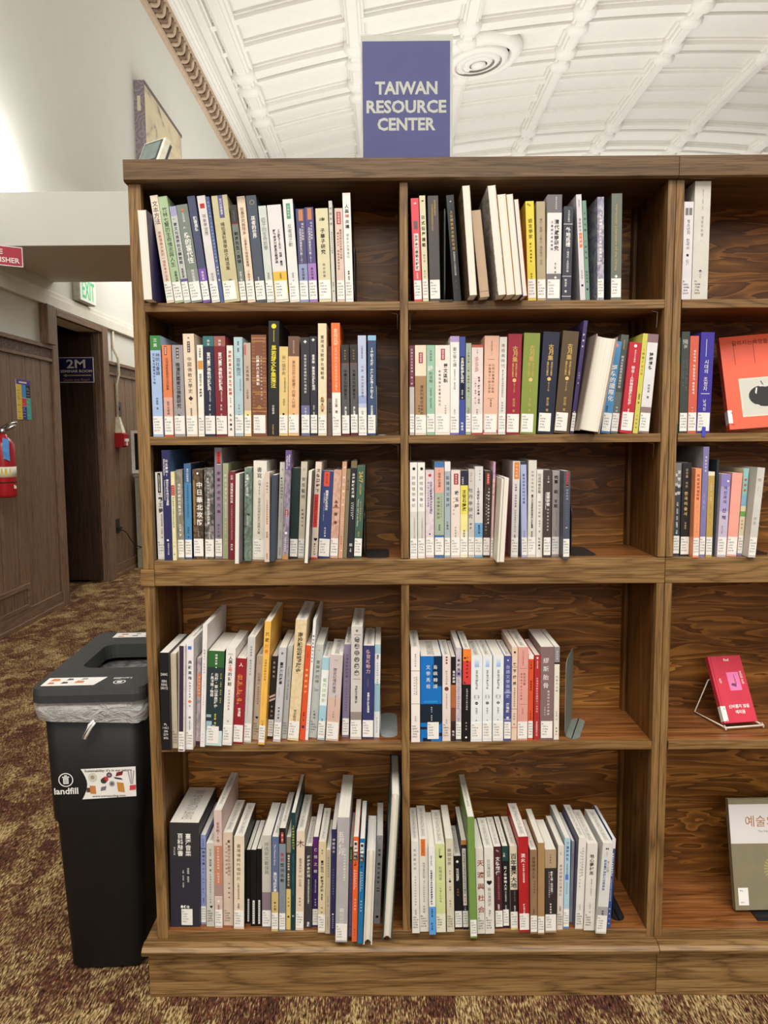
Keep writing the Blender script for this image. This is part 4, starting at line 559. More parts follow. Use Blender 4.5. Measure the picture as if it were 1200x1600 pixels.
I_ = [
('I1',122,370,1387,110,548,(52,50,54),'very thick black encyclopaedia spine with white title',dict(b=[(.34,1,(47,47,58))],t=[('臺灣音樂',.1,.32,W,.63,.19,1),('百科辭書',.1,.32,W,.36,.19,1),('增訂新編',.23,.31,W,.16,.06,0),('總編輯　陳郁秀',.43,.57,W,.62,.07,0),('主編　許常惠　呂鈺秀',.45,.62,W,.45,.055,0),('●◐✿',.79,.82,W,.5,.3,'h')])),
('I1',370,425,1365,365,645,(141,151,196),'lilac blue spine with black title',dict(tag=[(.145,.155,.02,.98,(60,64,100))],t=[('文學叢書',.04,.13,N,.5,.3,0),('我曲三思',.17,.34,K,.55,.5,1),('桑桐，取與，關於',.36,.66,N,.5,.3,0),('陳漢金',.7,.76,K,.5,.3,0)])),
('I1',427,492,1383,425,710,(201,199,189),'greyish cream spine with heart mark',dict(LT=1,t=[('國立傳統',.07,.16,S,.5,.24,0),('陳冠華　著',.19,.34,K,.5,.3,0),('台灣傳統戲曲劇場文化變遷',.36,.72,S,.5,.22,0),('♥',.745,.78,K,.6,.3,1)])),
('I1',495,557,1393,485,445,(216,191,183),'tall pink spine with rust brown middle',dict(b=[(.3,.63,(196,132,102)),(.63,.73,(170,140,132))],tag=[(.73,.735,0,1,W)],t=[('客家戲76種',.1,.27,(130,70,60),.5,.42,0),('採茶大戲劇本選輯　經典重現',.31,.62,W,.5,.28,0),('▼',.76,.79,W,.5,.4,0),('苗栗縣政府',.8,.87,B,.5,.24,0)])),
('I1',565,643,1375,558,625,(216,196,177),'pinkish beige spine with brown brush title in two columns',dict(LT=1,t=[('臺',.07,.12,B,.6,.3,1),('臺語泛文及文獻研究',.13,.47,B,.62,.32,0),('灣人的吟誦與歌謠',.1,.45,B,.35,.22,0),('林慶勳等',.52,.72,K,.6,.2,0)])),
('I1',647,730,1403,648,655,(229,213,190),'cream spine with black open cover at its side',dict(s=(40,38,38),t=[('臺灣傳統吟唱研究',.08,.48,B,.45,.38,0),('以藝旦歌謠為考察',.5,.68,B,.45,.24,0),('高嘉穗',.72,.78,B,.45,.22,0)])),
('I1',745,780,1360,748,765,(19,19,21),'thin black spine with white strip, left of three alike',dict(L=0,p=0.02,strip=1)),
('I1',782,828,1380,783,765,(19,19,21),'thin black spine with white strip, middle of three alike',dict(L=0,strip=1)),
('I1',830,870,1380,832,757,(19,19,21),'thin black spine with white strip, right of three alike',dict(L=0,strip=1)),
('I1',875,948,1395,875,650,(196,194,181),'grey green spine with mauve lower part',dict(b=[(.61,.82,(136,121,131)),(.97,1,(120,105,120))],t=[('呼喚新文藝復興',.07,.42,S,.5,.5,0)])),
('I1',950,1005,1423,955,660,(96,111,146),'blue spine with khaki lower part, bold white lettering',dict(b=[(.58,1,(206,182,122))],t=[('The Museum Story',.08,.3,W,.4,.32,'r'),('美術館的故事',.37,.58,W,.5,.5,1),('薛仁明',.68,.78,K,.5,.34,1)])),
('I2',82,135,1420,82,590,(131,141,151),'slate spine with black boxed head, black and red title',dict(b=[(0,.15,(32,30,32))],tag=[(.04,.14,.3,.65,(190,80,60))],t=[('藝術',.045,.135,W,.5,.3,0),('東西',.23,.33,(170,60,80),.5,.55,1),('藝術比較',.33,.53,K,.5,.55,1),('郭繼生著',.65,.77,S,.5,.24,0)])),
('I2',138,177,1407,142,660,(221,196,122),'narrow yellow spine with dark photographic upper half',dict(L=0,b=[(0,.17,(141,131,112)),(.17,.56,(70,62,52))],t=[('國寶中的家族．敦煌的人生',.19,.53,W,.5,.45,1),('蔣勳著',.64,.76,K,.5,.35,0),('■',.84,.88,K,.5,.5,1)])),
('I2',178,212,1415,180,465,(25,61,66),'tall thin dark teal spine with yellow green title',dict(L=0,t=[('上野的森林與美術館',.1,.31,(190,200,80),.5,.5,1),('A Stroll to the Museums of Ueno',.34,.7,(90,160,165),.5,.2,'r'),('▣',.86,.89,W,.5,.5,1)])),
('I2',215,280,1413,225,612,(226,207,183),'cream spine with orange branch drawing',dict(b=[(.0,.1,(230,212,190))],t=[('木',.08,.17,(70,60,60),.5,1.0,0),('✶',.09,.14,(225,130,90),.65,.5,0),('臺灣美術史',.27,.42,S,.5,.4,0),('1945',.44,.47,S,.5,.5,'h'),('的記憶',.48,.56,S,.5,.36,0),('黃蘭翔',.66,.76,S,.5,.26,0)])),
('I2',288,348,1397,292,735,(61,59,63),'charcoal spine with white title and no label',dict(L=0,t=[('歷史從未終結',.11,.38,W,.5,.42,1),('東亞現代藝術的歷史與思想轉折',.4,.7,W,.5,.26,0),('典藏',.92,.98,W,.5,.4,1)])),
('I2',350,397,1385,355,660,(88,40,104),'bright purple spine with flowing white title',dict(b=[(.35,1,(52,37,97))],t=[('亡憶之眼',.1,.42,W,.5,.62,0),('藝術中的現代記憶',.47,.62,W,.5,.24,0),('林宏璋',.68,.77,W,.5,.3,0)])),
('I2',395,455,1432,405,700,(216,201,162),'pale yellow spine with bold black title',dict(t=[('藝家',.08,.14,K,.5,.24,0),('臺灣藝術・戰後發展的',.2,.55,K,.5,.4,1),('葉玉靜著',.57,.64,K,.5,.24,1),('雄獅',.7,.8,K,.5,.24,0)])),
('I2',455,493,1440,460,765,(191,179,156),'narrow beige spine, short, beside the pale yellow one',dict(L=0,t=[('傳統建築裝飾之美',.08,.33,S,.5,.4,0),('李奕興　著',.55,.68,S,.5,.34,0),('國立傳統藝術中心',.8,.95,S,.5,.3,0)])),
('I2',495,535,1440,505,600,(52,52,96),'navy spine with white title beside the large grey volume',dict(L=0,t=[('神獸風本',.08,.23,W,.5,.6,0),('日治臺灣的動物圖像學',.37,.63,(150,150,190),.5,.32,0),('■',.8,.825,W,.5,.4,1),('典藏藝術家庭',.83,.95,W,.5,.26,0)])),
('I2',535,632,1510,555,505,(176,173,173),'largest grey volume with flowing white title, jutting over the ledge',dict(hb=0,t=[('五月七月',.11,.3,W,.33,.5,0),('台灣現代抽象繪畫的先驅展',.24,.51,W,.66,.16,1),('▦',.72,.76,W,.5,.4,0),('▤▤▤',.76,.86,W,.5,.4,0)])),
('I2',642,668,1460,650,740,(116,106,146),'narrow purple grey spine with green head',dict(L=0,b=[(0,.16,(52,112,52))],t=[('台灣老建築',.03,.14,W,.5,.5,0),('古蹟的時空旅行書寫',.18,.6,(80,70,110),.5,.5,0),('■',.88,.91,(70,50,90),.5,.5,1)])),
('I2',668,712,1505,682,660,(230,102,52),'orange spine with white boxed characters, matching the blue one',dict(L=0,duo='上')),
('I2',715,757,1520,735,675,(32,112,162),'blue spine with white boxed characters, matching the orange one',dict(L=0,duo='下')),
('I2',762,833,1530,790,778,(222,220,216),'white fore edge turned outward, jutting over the ledge',dict(o=1,hb=1)),
('I2',845,897,1360,870,650,(161,161,161),'grey spine with black title, set back',dict(L=0,t=[('❧',.02,.05,K,.5,.4,1),('這裡．臺灣老建築',.14,.55,(60,60,60),.5,.42,1),('▬▬',.58,.64,K,.5,.6,1),('李乾朗',.72,.8,S,.5,.26,0),('■',.9,.94,K,.5,.5,1)])),
('I2',915,992,1500,1000,322,(62,78,76),'tall dark green hardback leaning right, cream fore edge outward',dict(o=1,hb=1)),
]
J_ = [
('J1',78,143,1480,67,690,(226,223,213),'greyish white spine with grey title at the divider',dict(LT=1,t=[('板浪最世界',.07,.32,S,.45,.4,0),('戰後臺灣文學的跨境翻譯',.37,.7,S,.5,.22,0),('賴慈芸',.74,.8,S,.5,.26,0)])),
('J1',145,222,1467,137,670,(222,219,208),'white spine with orange tag at its head',dict(LT=1,tag=[(0,.18,.18,.68,(214,112,50))],t=[('文化大師',.03,.15,(120,50,30),.43,.2,0),('跨域文學的形變',.25,.42,S,.5,.3,0),('清代文學的自我與他者',.44,.68,S,.5,.22,0),('朱嘉雯',.71,.8,S,.5,.26,0)])),
('J1',225,282,1493,215,735,(236,235,231),'white spine with bright blue lower third',dict(L=0,b=[(.68,1,(92,161,226))],t=[('臺灣文學叢刊',.1,.22,S,.4,.25,0),('私營皇家日本的繪本產業演變時代',.26,.66,K,.4,.34,1),('林振中著',.7,.8,N,.45,.3,1),('新文藝',.86,.95,N,.45,.36,1)])),
('J1',285,368,1472,270,712,(206,216,152),'light green spine with dark title',dict(b=[(.79,1,(226,226,200))],LT=1,t=[('在地書寫文藝',.05,.15,S,.45,.24,0),('♥',.12,.17,K,.55,.3,1),('鉈輝城堡',.25,.41,S,.5,.34,0),('——失憶人的回憶',.43,.66,S,.5,.22,0)])),
('J1',378,442,1470,365,665,(212,205,182),'beige white spine with brown title and diamond mark',dict(LT=1,t=[('顛倒世界',.1,.29,(90,84,70),.45,.52,0),('歷史・敘事・虛構',.33,.56,S,.5,.24,0),('◆',.44,.47,K,.5,.36,1),('賴錫中',.65,.74,S,.5,.26,0)])),
('J1',447,512,1445,433,815,(26,25,29),'short black spine with white title',dict(t=[('♠',.05,.1,W,.5,.36,1),('斷代記憶錄',.17,.34,W,.5,.4,1),('詹閔旭',.44,.55,(150,110,70),.5,.3,0)])),
('J1',515,565,1447,497,680,(38,36,50),'dark spine with tan head and long white pill',dict(b=[(0,.05,(190,130,72))],tag=[(.09,.73,.18,.82,(226,220,208))],t=[('文學台灣新日治漢詩論述的現代性轉型',.11,.6,K,.5,.45,0),('黃千珊',.62,.71,R,.5,.36,0),('江寶釵',.74,.81,W,.5,.3,0)])),
('J1',578,638,1523,550,478,(116,151,76),'tall plain green spine jutting out, tallest there',dict()),
('J1',640,707,1485,622,755,(221,215,205),'white spine with large brown calligraphy',dict(LT=1,t=[('天渡與杜合',.1,.78,(150,82,60),.6,.85,1),('日本浪人',.7,.82,S,.25,.2,0)])),
('J1',708,788,1485,697,745,(225,222,212),'white spine with black heart and grey title',dict(LT=1,t=[('從台灣話語',.13,.34,S,.45,.42,0),('♥',.38,.43,K,.5,.55,1),('看台灣歷史',.46,.68,S,.5,.4,0),('湯幸仁',.72,.8,K,.5,.24,0)])),
('J1',795,862,1440,777,735,(76,36,42),'maroon spine with bold white title',dict(t=[('✎',.03,.07,W,.5,.4,0),('文學薪傳',.12,.35,W,.5,.56,1),('臺灣文學轉譯的書寫典律',.36,.65,(200,110,110),.55,.26,0),('朱宥勳',.7,.77,W,.5,.28,1)])),
('J1',863,915,1435,850,730,(26,30,32),'black spine with dark teal head, white title',dict(b=[(0,.18,(34,70,66))],t=[('文集',.08,.13,W,.35,.36,0),('亞ノ熱靈騎人文',.24,.54,W,.5,.48,1),('詩人的跨域旅行',.55,.68,W,.5,.26,0),('利玉芳',.72,.78,W,.5,.3,0)])),
('J1',928,990,1450,918,730,(216,207,183),'cream spine with big black title and dark lower half',dict(b=[(.52,.79,(38,32,32)),(.97,1,(225,210,120))],t=[('百年臺灣大地',.09,.5,K,.5,.85,1),('文學與土地記憶',.53,.66,S,.6,.24,0),('鄭清文',.71,.78,W,.6,.26,0)])),
('J1',1002,1090,1470,990,650,(176,37,42),'tall red spine with white title',dict(t=[('丨',.03,.08,(90,20,20),.5,.2,0),('流火',.17,.27,W,.45,.42,1),('時代女詩人的革命青春',.28,.48,W,.5,.18,1),('鍾文音小說',.7,.81,W,.5,.18,1)])),
('J2',98,155,1405,95,720,(146,116,86),'brown spine with dark brush title',dict(t=[('高陽歸鬼人生',.08,.34,(70,46,30),.5,.5,0),('高陽精選集',.36,.52,(80,55,38),.6,.24,0),('王德威',.7,.76,(70,46,30),.5,.3,0)])),
('J2',158,212,1410,160,665,(167,133,88),'plain khaki spine without title',dict()),
('J2',217,310,1395,215,720,(56,46,46),'dark brown spine with tan head, white slanted title',dict(b=[(0,.22,(176,151,121)),(.79,1,(176,151,121))],t=[('文學觀點',.05,.17,B,.5,.14,0),('戰鼓人間・藝術後代：',.26,.54,W,.6,.2,1),('文化史上日治台灣漢詩研究',.26,.58,W,.38,.13,0),('李育霖著',.64,.77,W,.5,.16,1)])),
('J2',313,362,1370,322,685,(223,213,201),'cream spine with grey crescent mark',dict(LT=1,t=[('☾',.05,.14,S,.5,.7,0),('唐宋詩韻的公演文化',.22,.6,(110,100,96),.5,.5,0),('吳盛青',.72,.78,(110,60,60),.5,.36,0)])),
('J2',365,412,1360,378,625,(171,206,226),'pale blue spine with dark blue title',dict(s=(165,180,185),b=[(.78,.93,(228,228,224)),(.93,1,(90,150,200))],tag=[(.4,.46,.2,.75,(90,120,200))],t=[('文學',.04,.07,S,.5,.4,'h'),('滄海共生',.08,.25,(40,80,130),.5,.55,1),('海島的歷史敘事',.28,.4,N,.5,.26,0),('台灣海洋文學論',.48,.62,S,.5,.26,0)])),
('J2',415,445,1310,435,650,(151,151,166),'thin lilac grey spine set back',dict(L=0,p=-.02,t=[('東海大學文學系列',.15,.35,R,.5,.4,0),('現代詩人論叢',.6,.8,S,.5,.4,0)])),
('J2',455,525,1365,490,625,(226,223,216),'white spine with small grey title, dark cover at its left',dict(LT=1,s=(120,118,140),t=[('台灣的身段女星電影戰略',.1,.42,S,.6,.24,0),('從流行到冷戰的跨域影像',.14,.55,S,.35,.2,0),('王君琦',.72,.79,S,.5,.2,0)])),
('J2',533,617,1378,560,670,(223,218,208),'white spine with bold brush title in black',dict(LT=1,t=[('地心夢村志',.12,.36,K,.5,.4,1),('臺灣鄉土小說與地方',.4,.6,S,.55,.16,0),('王國安　著',.68,.8,S,.5,.16,0)])),
('J2',630,715,1405,690,670,(216,216,211),'white spine with blue title and grey foot, second from right end',dict(b=[(.7,.84,(165,165,165))],t=[('●●',.05,.07,K,.45,.3,'h'),('孫大川',.09,.14,S,.45,.2,0),('第三空間',.19,.32,S,.65,.26,0),('戰後臺灣詩跨域空間詩論',.18,.52,(90,100,160),.38,.26,1),('蔡明諺',.74,.82,K,.5,.2,1)])),
('J2',720,750,1355,765,630,(66,86,152),'narrow blue spine with white head, rightmost there',dict(L=0,b=[(0,.11,(225,225,225))],t=[('戰後的海島閱讀與詩學',.16,.42,W,.5,.55,1),('Literature and Islands',.45,.7,W,.5,.3,'r'),('林芳玫編',.76,.98,W,.5,.4,1)])),
]
K1_ = [
('K1',462,543,1283,492,465,(216,212,213),'white spine with Korean title beside the upright',dict(LT=1,t=[('■■',.06,.14,S,.5,.7,'h'),('청소년의 한국사',.18,.49,K,.5,.4,0),('■',.53,.56,(40,36,60),.5,.4,1),('한국',.59,.64,S,.5,.3,'h')])),
('K1',548,683,1278,585,270,(207,203,192),'tall wide ivory spine with small Korean title',dict(LT=1,t=[('전라도의 수영과 군사',.07,.24,S,.52,.1,0),('경상우수영',.29,.47,S,.52,.2,0),('Ⅱ',.49,.51,S,.5,.1,0),('◓',.745,.775,K,.5,.18,1),('책문',.78,.82,S,.5,.1,0)])),
]
K2_ = [
('K2',186,209,1390,214,335,(240,180,112),'orange and green edge half hidden behind the upright',dict(L=0,p=-.01,b=[(0,.27,(130,185,155)),(.9,1,(80,150,120))])),
('K2',212,305,1370,247,270,(63,69,66),'dark grey hardback with silver Korean title',dict(hb=1,t=[('한국독립',.08,.12,W,.45,.6,'h'),('운동사',.13,.16,W,.5,.4,'h'),('연구와 전망과 과제',.28,.54,S,.3,.26,0),('문화재와 이를 둘러싼 풍경',.27,.58,S,.72,.24,0)])),
('K2',310,405,1388,352,318,(206,96,76),'coral spine with white Korean title',dict(t=[('여주지역',.14,.27,W,.55,.3,1),('독립운동가',.29,.46,W,.55,.3,1),('평전에서',.47,.6,W,.52,.3,1),('한국사',.72,.82,W,.5,.16,0)])),
('K2',408,555,1385,465,278,(63,53,152),'wide royal blue spine with white Korean title',dict(ribbon=1,tag=[(.07,.24,.42,.45,W),(.605,.61,.2,.85,W)],t=[('시대의',.27,.41,W,.5,.34,0),('조정자',.44,.58,W,.5,.34,0),('남세진',.66,.78,W,.5,.26,0)])),
]
K3_ = [
('K3',200,275,1190,228,222,(66,68,72),'grey spine with thick white Korean lettering beside the upright',dict(b=[(0,.25,(126,126,122)),(.77,.83,(50,56,80))],t=[('알랑똥땅',.06,.36,W,.7,.5,1),('웅빙왕',.08,.38,W,.3,.46,1),('근대 소년의 조선 탐험기 서울',.42,.76,W,.55,.3,1)])),
('K3',280,395,1195,305,220,(42,40,41),'black spine with gold Korean title',dict(t=[('모두를 위한',.06,.27,(220,200,150),.5,.3,0),('한국미술사',.3,.57,(220,190,130),.48,.42,1),('유홍준',.63,.71,(220,200,150),.5,.24,0)])),
('K3',395,478,1210,428,280,(235,151,106),'orange spine with bold maroon Korean title',dict(t=[('자의상의심리학',.06,.36,(110,20,40),.5,.52,1),('마음을 읽는 초상',.38,.58,(200,110,80),.5,.2,0),('한국미술',.61,.72,(110,40,40),.5,.2,0)])),
('K3',480,540,1205,530,55,(126,121,171),'tall lilac spine with white Korean title',dict(s=(150,148,152),t=[('백동자전설',.08,.23,W,.5,.36,1),('조선의 그림과 이야기',.42,.57,W,.45,.2,0)])),
('K3',548,615,1203,585,315,(187,157,88),'khaki gold spine with white head',dict(b=[(0,.045,(232,226,210))],t=[('아름다운 한 획들',.13,.34,W,.5,.26,0),('한국의 서예와 그림',.38,.62,(150,110,70),.5,.22,0)])),
('K3',620,652,1195,672,190,(42,52,57),'tall dark slate spine, set back',dict(L=0,p=-.02)),
('K3',655,760,1203,708,340,(198,186,208),'lilac spine with navy brush Korean title',dict(b=[(0,.15,(140,130,190)),(.15,.45,(172,160,206))],t=[('●',.07,.1,W,.75,.3,1),('여신과의',.14,.36,N,.5,.42,1),('산책',.39,.57,N,.5,.5,1),('한국신화',.62,.72,S,.4,.24,0)])),
('K3',765,870,1198,830,330,(240,166,151),'plain pink spine',dict(t=[('✿',.08,.12,(225,130,120),.75,.16,0)])),
('K3',875,958,1190,950,280,(222,214,182),'illustrated spine with teal sky and red bubbles',dict(b=[(0,.3,(142,196,190)),(.3,.43,(130,180,205)),(.49,.55,(112,172,82)),(.93,1,(140,130,170))],t=[('●●●',.1,.28,(205,80,72),.5,.6,1),('만화로',.58,.7,R,.5,.4,1)])),
('K3',960,1068,1210,1062,275,(206,204,197),'wide pale grey spine, rightmost there',dict(t=[('사랑을',.12,.15,S,.4,.5,'h'),('씨앗',.21,.26,S,.35,.2,0),('한국문학',.55,.58,S,.4,.4,'h'),('풀잎',.6,.63,S,.4,.3,'h')])),
]
# ---------------------------------------------------------------- building the books
CN1 = ['PL', 'DS', 'BL', 'B', 'PL', 'NX', 'N', 'GR']; CN2 = ['2303', '799.4', '1852', '127', '2658', '895.F', '3097', '2448', '2892', '126.W']
CN3 = ['.C436', '.H83', '.L55', '.T38', '.W86', '.Y25', '.Z46', '.K83', '.F36', '.S54']; CN4 = ['2018', '2019', '2020', '2021', '2022', 'v.1']
for s in CN1+CN2+CN3+CN4: want(s)
STAMP = 'UNIV. OF WASHINGTON LIBRARIES'; want(STAMP)
ROWS = [('A', A, 0, 0, 'top shelf, left bay'), ('B', Bk, 0, 1, 'top shelf, middle bay'), ('C', Cc, 1, 0, 'second shelf, left bay'), ('D', Dd, 1, 1, 'second shelf, middle bay'),
 ('E', E_, 2, 0, 'third shelf, left bay'), ('F', F_, 2, 1, 'third shelf, middle bay'), ('G', G_, 3, 0, 'fourth shelf, left bay'), ('H', H_, 3, 1, 'fourth shelf, middle bay'),
 ('I', I_, 4, 0, 'bottom shelf, left bay'), ('J', J_, 4, 1, 'bottom shelf, middle bay'), ('K1', K1_, 0, 2, 'top shelf, right bay'), ('K2', K2_, 1, 2, 'second shelf, right bay'), ('K3', K3_, 2, 2, 'third shelf, right bay')]
BAYX = [(.026, .520), (.541, 1.0385), (1.0725, 1.57)]
def texts_of(b):
    o = b[8]; t = list(o.get('t', []))
    if o.get('gu'): t = [('古月集', .12, .28, G, .53, .42, 1), ('清初詩文全集考', .29, .43, G, .64, .17, 1), ('晚明學術論叢編', .29, .43, G, .4, .17, 1), ('冊之人文集', .49, .58, G, .53, .13, 0), ('鄭吉雄　著', .64, .78, G, .53, .2, 0)]
    if o.get('seq'): t = [('台灣現代詩', .16, .3, S, .5, .24, 1), ('學發軔', .3, .39, S, .5, .24, 1), ('選・論', .46, .49, S, .5, .5, 'h'), ('陳義芝', .6, .68, S, .5, .2, 0), ('☗', .73, .77, (90, 120, 190), .5, .2, 1)]
    if o.get('duo'): t = [('臺', .045, .085, K, .45, .62, 1), ('灣', .095, .135, K, .45, .62, 1), ('抗', .145, .18, W, .45, .56, 1), ('偽', .185, .22, W, .45, .56, 1), (o['duo']+'輯', .225, .28, K, .45, .4, 1), ('臺灣現代美術運動與文化論述', .31, .5, W, .3, .2, 1), ('身體與策略研究', .31, .48, W, .6, .2, 1), ('楊佳嫻著', .58, .7, W, .5, .3, 0), ('藝術家', .87, .95, (120, 60, 50), .5, .26, 0)]
    return t
for R_ in ROWS:
    for b in R_[1]:
        for t in texts_of(b):
            bold = 1 if t[6] in (1, 'R') else 0
            if t[6] in ('r', 'R', 'h'): want(t[0], bold)
            else:
                for ch in t[0]: want(ch, bold)
for s in '一二三': want(s, 1)
def vtext(mb, t, T, H, y):
    s, v0, v1, c, u, w_, mode = t; mat = ink(c); x = (u-.5)*T; U = Vector((1, 0, 0)); V = Vector((0, 0, 1))
    if mode == 'h': put(mb, s, 0, mat, Vector((x, y, H*(1-(v0+v1)/2))), U, V, min((v1-v0)*H*1.25, .05), T*min(w_, .92)); return
    if mode in ('r', 'R'):
        g = GLY.get((s, 1 if mode == 'R' else 0))
        if g: putw(mb, s, mode == 'R', mat, Vector((x, y, H*(1-(v0+v1)/2))), Vector((0, 0, -1)), Vector((1, 0, 0)), (v1-v0)*H, min(T*w_, (v1-v0)*H*(g[5]-g[4])/(g[3]-g[2])*1.25))
        return
    n = len(s); pitch = (v1-v0)*H/n; size = min(pitch*1.02, w_*T*1.05)
    for i, ch in enumerate(s):
        put(mb, ch, mode, mat, Vector((x, y, H*(1-v0)-pitch*(i+.5))), U, V, size, T*.96)
def build_book(b, T, H, D, where, group, loc, ang):
    o = b[8]; c = b[6]; hb = o.get('hb', 0)
    r = thing('book', b[7]+' '+where, 'book', loc, (0, ang, 0), group)
    tc = .0024 if hb else .0007; pin = .003 if hb else .0004; base = mottle(c, o['m']) if 'm' in o else plain(c, .42, .35, 0, 'book_cover', .02, 30)
    side = plain(o['s'], .4, .35, 0, 'book_cover', .03, 30) if 's' in o else base
    if 'c0' in o: base, side = plain(o['c0'], .42, .35, 0, 'book_cover', .02, 30), side
    mb = MB(); h = T/2
    if o.get('o'):                                                  # pages towards the room
        mb.box(-h, -h+tc, 0, D, 0, H, base); mb.box(h-tc, h, 0, D, 0, H, side); mb.box(-h+tc, h-tc, D-tc, D, 0, H, base); mb.build('cover', r)
        p = MB(); a, e = -h+tc+.0001, h-tc-.0001; z0, z1 = pin, H-pin
        n = 1 if hb == 0 else 5                                     # a bound block's fore edge is hollowed
        if n == 1: p.box(a, e, .0006, D-tc-.0001, z0, z1, paper_edge())
        else:
            X = [a+(e-a)*i/8 for i in range(9)]; Yf = [.004+.008*(1-(2*i/8-1)**2) for i in range(9)]
            poly = list(zip(X, Yf)) + [(e, D-tc-.0001), (a, D-tc-.0001)]; m_ = len(poly)
            p.add([(x, y, z0) for x, y in poly] + [(x, y, z1) for x, y in poly], [tuple(range(m_))[::-1], tuple(range(m_, 2*m_))] + [(i, (i+1) % m_, (i+1) % m_+m_, i+m_) for i in range(m_)], paper_edge())
        p.build('page_block', r); return r
    ts = min(tc, T*.2)
    mb.box(-h, -h+ts, tc, D, 0, H, base if 's' not in o else side); mb.box(h-ts, h, tc, D, 0, H, side); mb.box(-h, h, .0004, tc, 0, H, base)
    cuts = sorted({0.0, 1.0} | {v for q in o.get('b', []) for v in q[:2]})
    for v0, v1 in zip(cuts, cuts[1:]):
        m_ = base
        for q in o.get('b', []):
            if q[0] <= v0+1e-6 and v1 <= q[1]+1e-6: m_ = plain(q[2], .42, .35, 0, 'book_cover', .02, 30)
        mb.box(-h, h, .0002, .0004, H*(1-v1), H*(1-v0), m_)
    y1, y2 = .0001, -.00003
    def patch(v0, v1, u0, u1, m_, y=y1): mb.quad((-h+T*u0, y, H*(1-v1)), (-h+T*u1, y, H*(1-v1)), (-h+T*u1, y, H*(1-v0)), (-h+T*u0, y, H*(1-v0)), m_)
    for q in o.get('tag', []): patch(q[0], q[1], q[2], q[3], ink(q[4]))
    if o.get('dots'):
        n = int(T/.0017)
        for i in range(n):
            for j in range(8):
                if (i+j) % 2 == 0: patch(.005+j*.0075, .005+(j+.95-.07*j)*.0075, i/n, (i+1-.07*j)/n, ink((44, 40, 44)))
    if o.get('rings'):
        for v in (.03, .06, .23, .26, .42, .45, .56, .58, .72, .75, .94): patch(v, v+.007, .02, .98, ink((196, 148, 92)))
        for k in range(26):
            v = .04+k*.036
            for sg in (0, 1):
                cx = .05 if sg == 0 else .95; patch(v, v+.004, min(cx, .5-.0), cx+.18 if sg == 0 else cx, ink((186, 136, 84))) if sg == 0 else patch(v, v+.004, cx-.18, cx, ink((186, 136, 84)))
    if o.get('gu'):
        for k in range(18):
            a0, a1 = 2*math.pi*k/18, 2*math.pi*(k+1)/18; rr = min(T*.16, .0037); zc = H*.54
            mb.add([(T*.03, y1, zc), (T*.03+rr*math.cos(a0), y1, zc+rr*math.sin(a0)), (T*.03+rr*math.cos(a1), y1, zc+rr*math.sin(a1))], [(0, 1, 2)], ink((222, 190, 122)))
    if o.get('seq'):
        for i in range(5): patch(.04+i*.018, .058+i*.018, .3, .7, ink((214-i*14, 226-i*10, 240-i*2)))
        patch(.455, .457, .28, .72, ink(S)); patch(.5, .502, .28, .72, ink(S)); patch(.955, .97, .3, .7, ink((150, 170, 215)))
        for k in range(18):
            a0, a1 = 2*math.pi*k/18, 2*math.pi*(k+1)/18; rr = .0032; zc = H*.45
            mb.add([(0, y1, zc), (rr*math.cos(a0), y1, zc+rr*math.sin(a0)), (rr*math.cos(a1), y1, zc+rr*math.sin(a1))], [(0, 1, 2)], ink((26, 26, 28)))
        put(mb, o['seq'], 1, ink(W), Vector((0, y2, H*.45)), Vector((1, 0, 0)), Vector((0, 0, 1)), .005)
    if o.get('duo'):
        patch(.04, .088, .1, .8, ink(W)); patch(.092, .138, .1, .8, ink(W)); patch(.142, .222, .1, .8, ink((40, 34, 34)))
    if o.get('strip'):
        patch(.66, .97, .35, .72, ink((222, 220, 214)))
        for k in range(9): patch(.69+k*.03, .7+k*.03, .45, .62, ink(K), y2)
    if o.get('slash'):
        for dz in (0, .022):
            a = H*(.49-dz*2); mb.add([(-h, y1, a), (h, y1, a+.006), (h, y1, a+.0105), (-h, y1, a+.0045)], [(0, 1, 2, 3)], ink((222, 190, 176)))
    for t in texts_of(b): vtext(mb, t, T, H, y2)
    mb.build('cover', r)
    p = MB(); p.box(-h+ts+.0001, h-ts-.0001, tc+.0002, D-(.004 if hb else .0008), pin, H-pin, paper_edge())
    if loc[2] < .6 and T > .0125 and H < .3 and rnd.random() < .75:
        put(p, STAMP, 0, ink((138, 136, 132)), Vector((0, D*.5, H-pin+.00015)), Vector((0, -1, 0)), Vector((1, 0, 0)), T*.5, D*.82)
    p.build('page_block', r)
    if o.get('ribbon'):
        q = MB(); q.box(-.0035, .0035, -.0042, -.0034, -.007, .012, plain((70, 80, 190), .5, .3, 0, 'ribbon')); q.build('ribbon', r)
    if o.get('L', 1) != 0:
        lw = min(T*.93, .0235); cx = 0 if T < .03 else (-.002 if T < .04 else .004); tall = min(.036, H*.22)
        q = MB(); yl = -.0004; z0 = .0045+rnd.uniform(-.001, .001); top = z0+tall
        if not o.get('LT'): q.box(cx-lw/2, cx+lw/2, yl, .0002, z0, top, plain((238, 236, 229), .5, .3, 0, 'call_label_paper', .01))
        else: lw = min(lw, .02)
        rows = [rnd.choice(CN1), rnd.choice(CN2), rnd.choice(CN3), rnd.choice(CN3), rnd.choice(CN4)]
        for i, s in enumerate(rows):
            g = GLY[(s, 0)]; ht = .0038; wd = min((g[3]-g[2])*.0056, lw*.8)
            putw(q, s, 0, ink((62, 60, 60)), Vector((cx-lw/2+lw*.08+wd/2, yl-.0001, top-.0055-i*.0056)), Vector((1, 0, 0)), Vector((0, 0, 1)), wd, ht*.8)
        q.build('call_label', r)
    return r
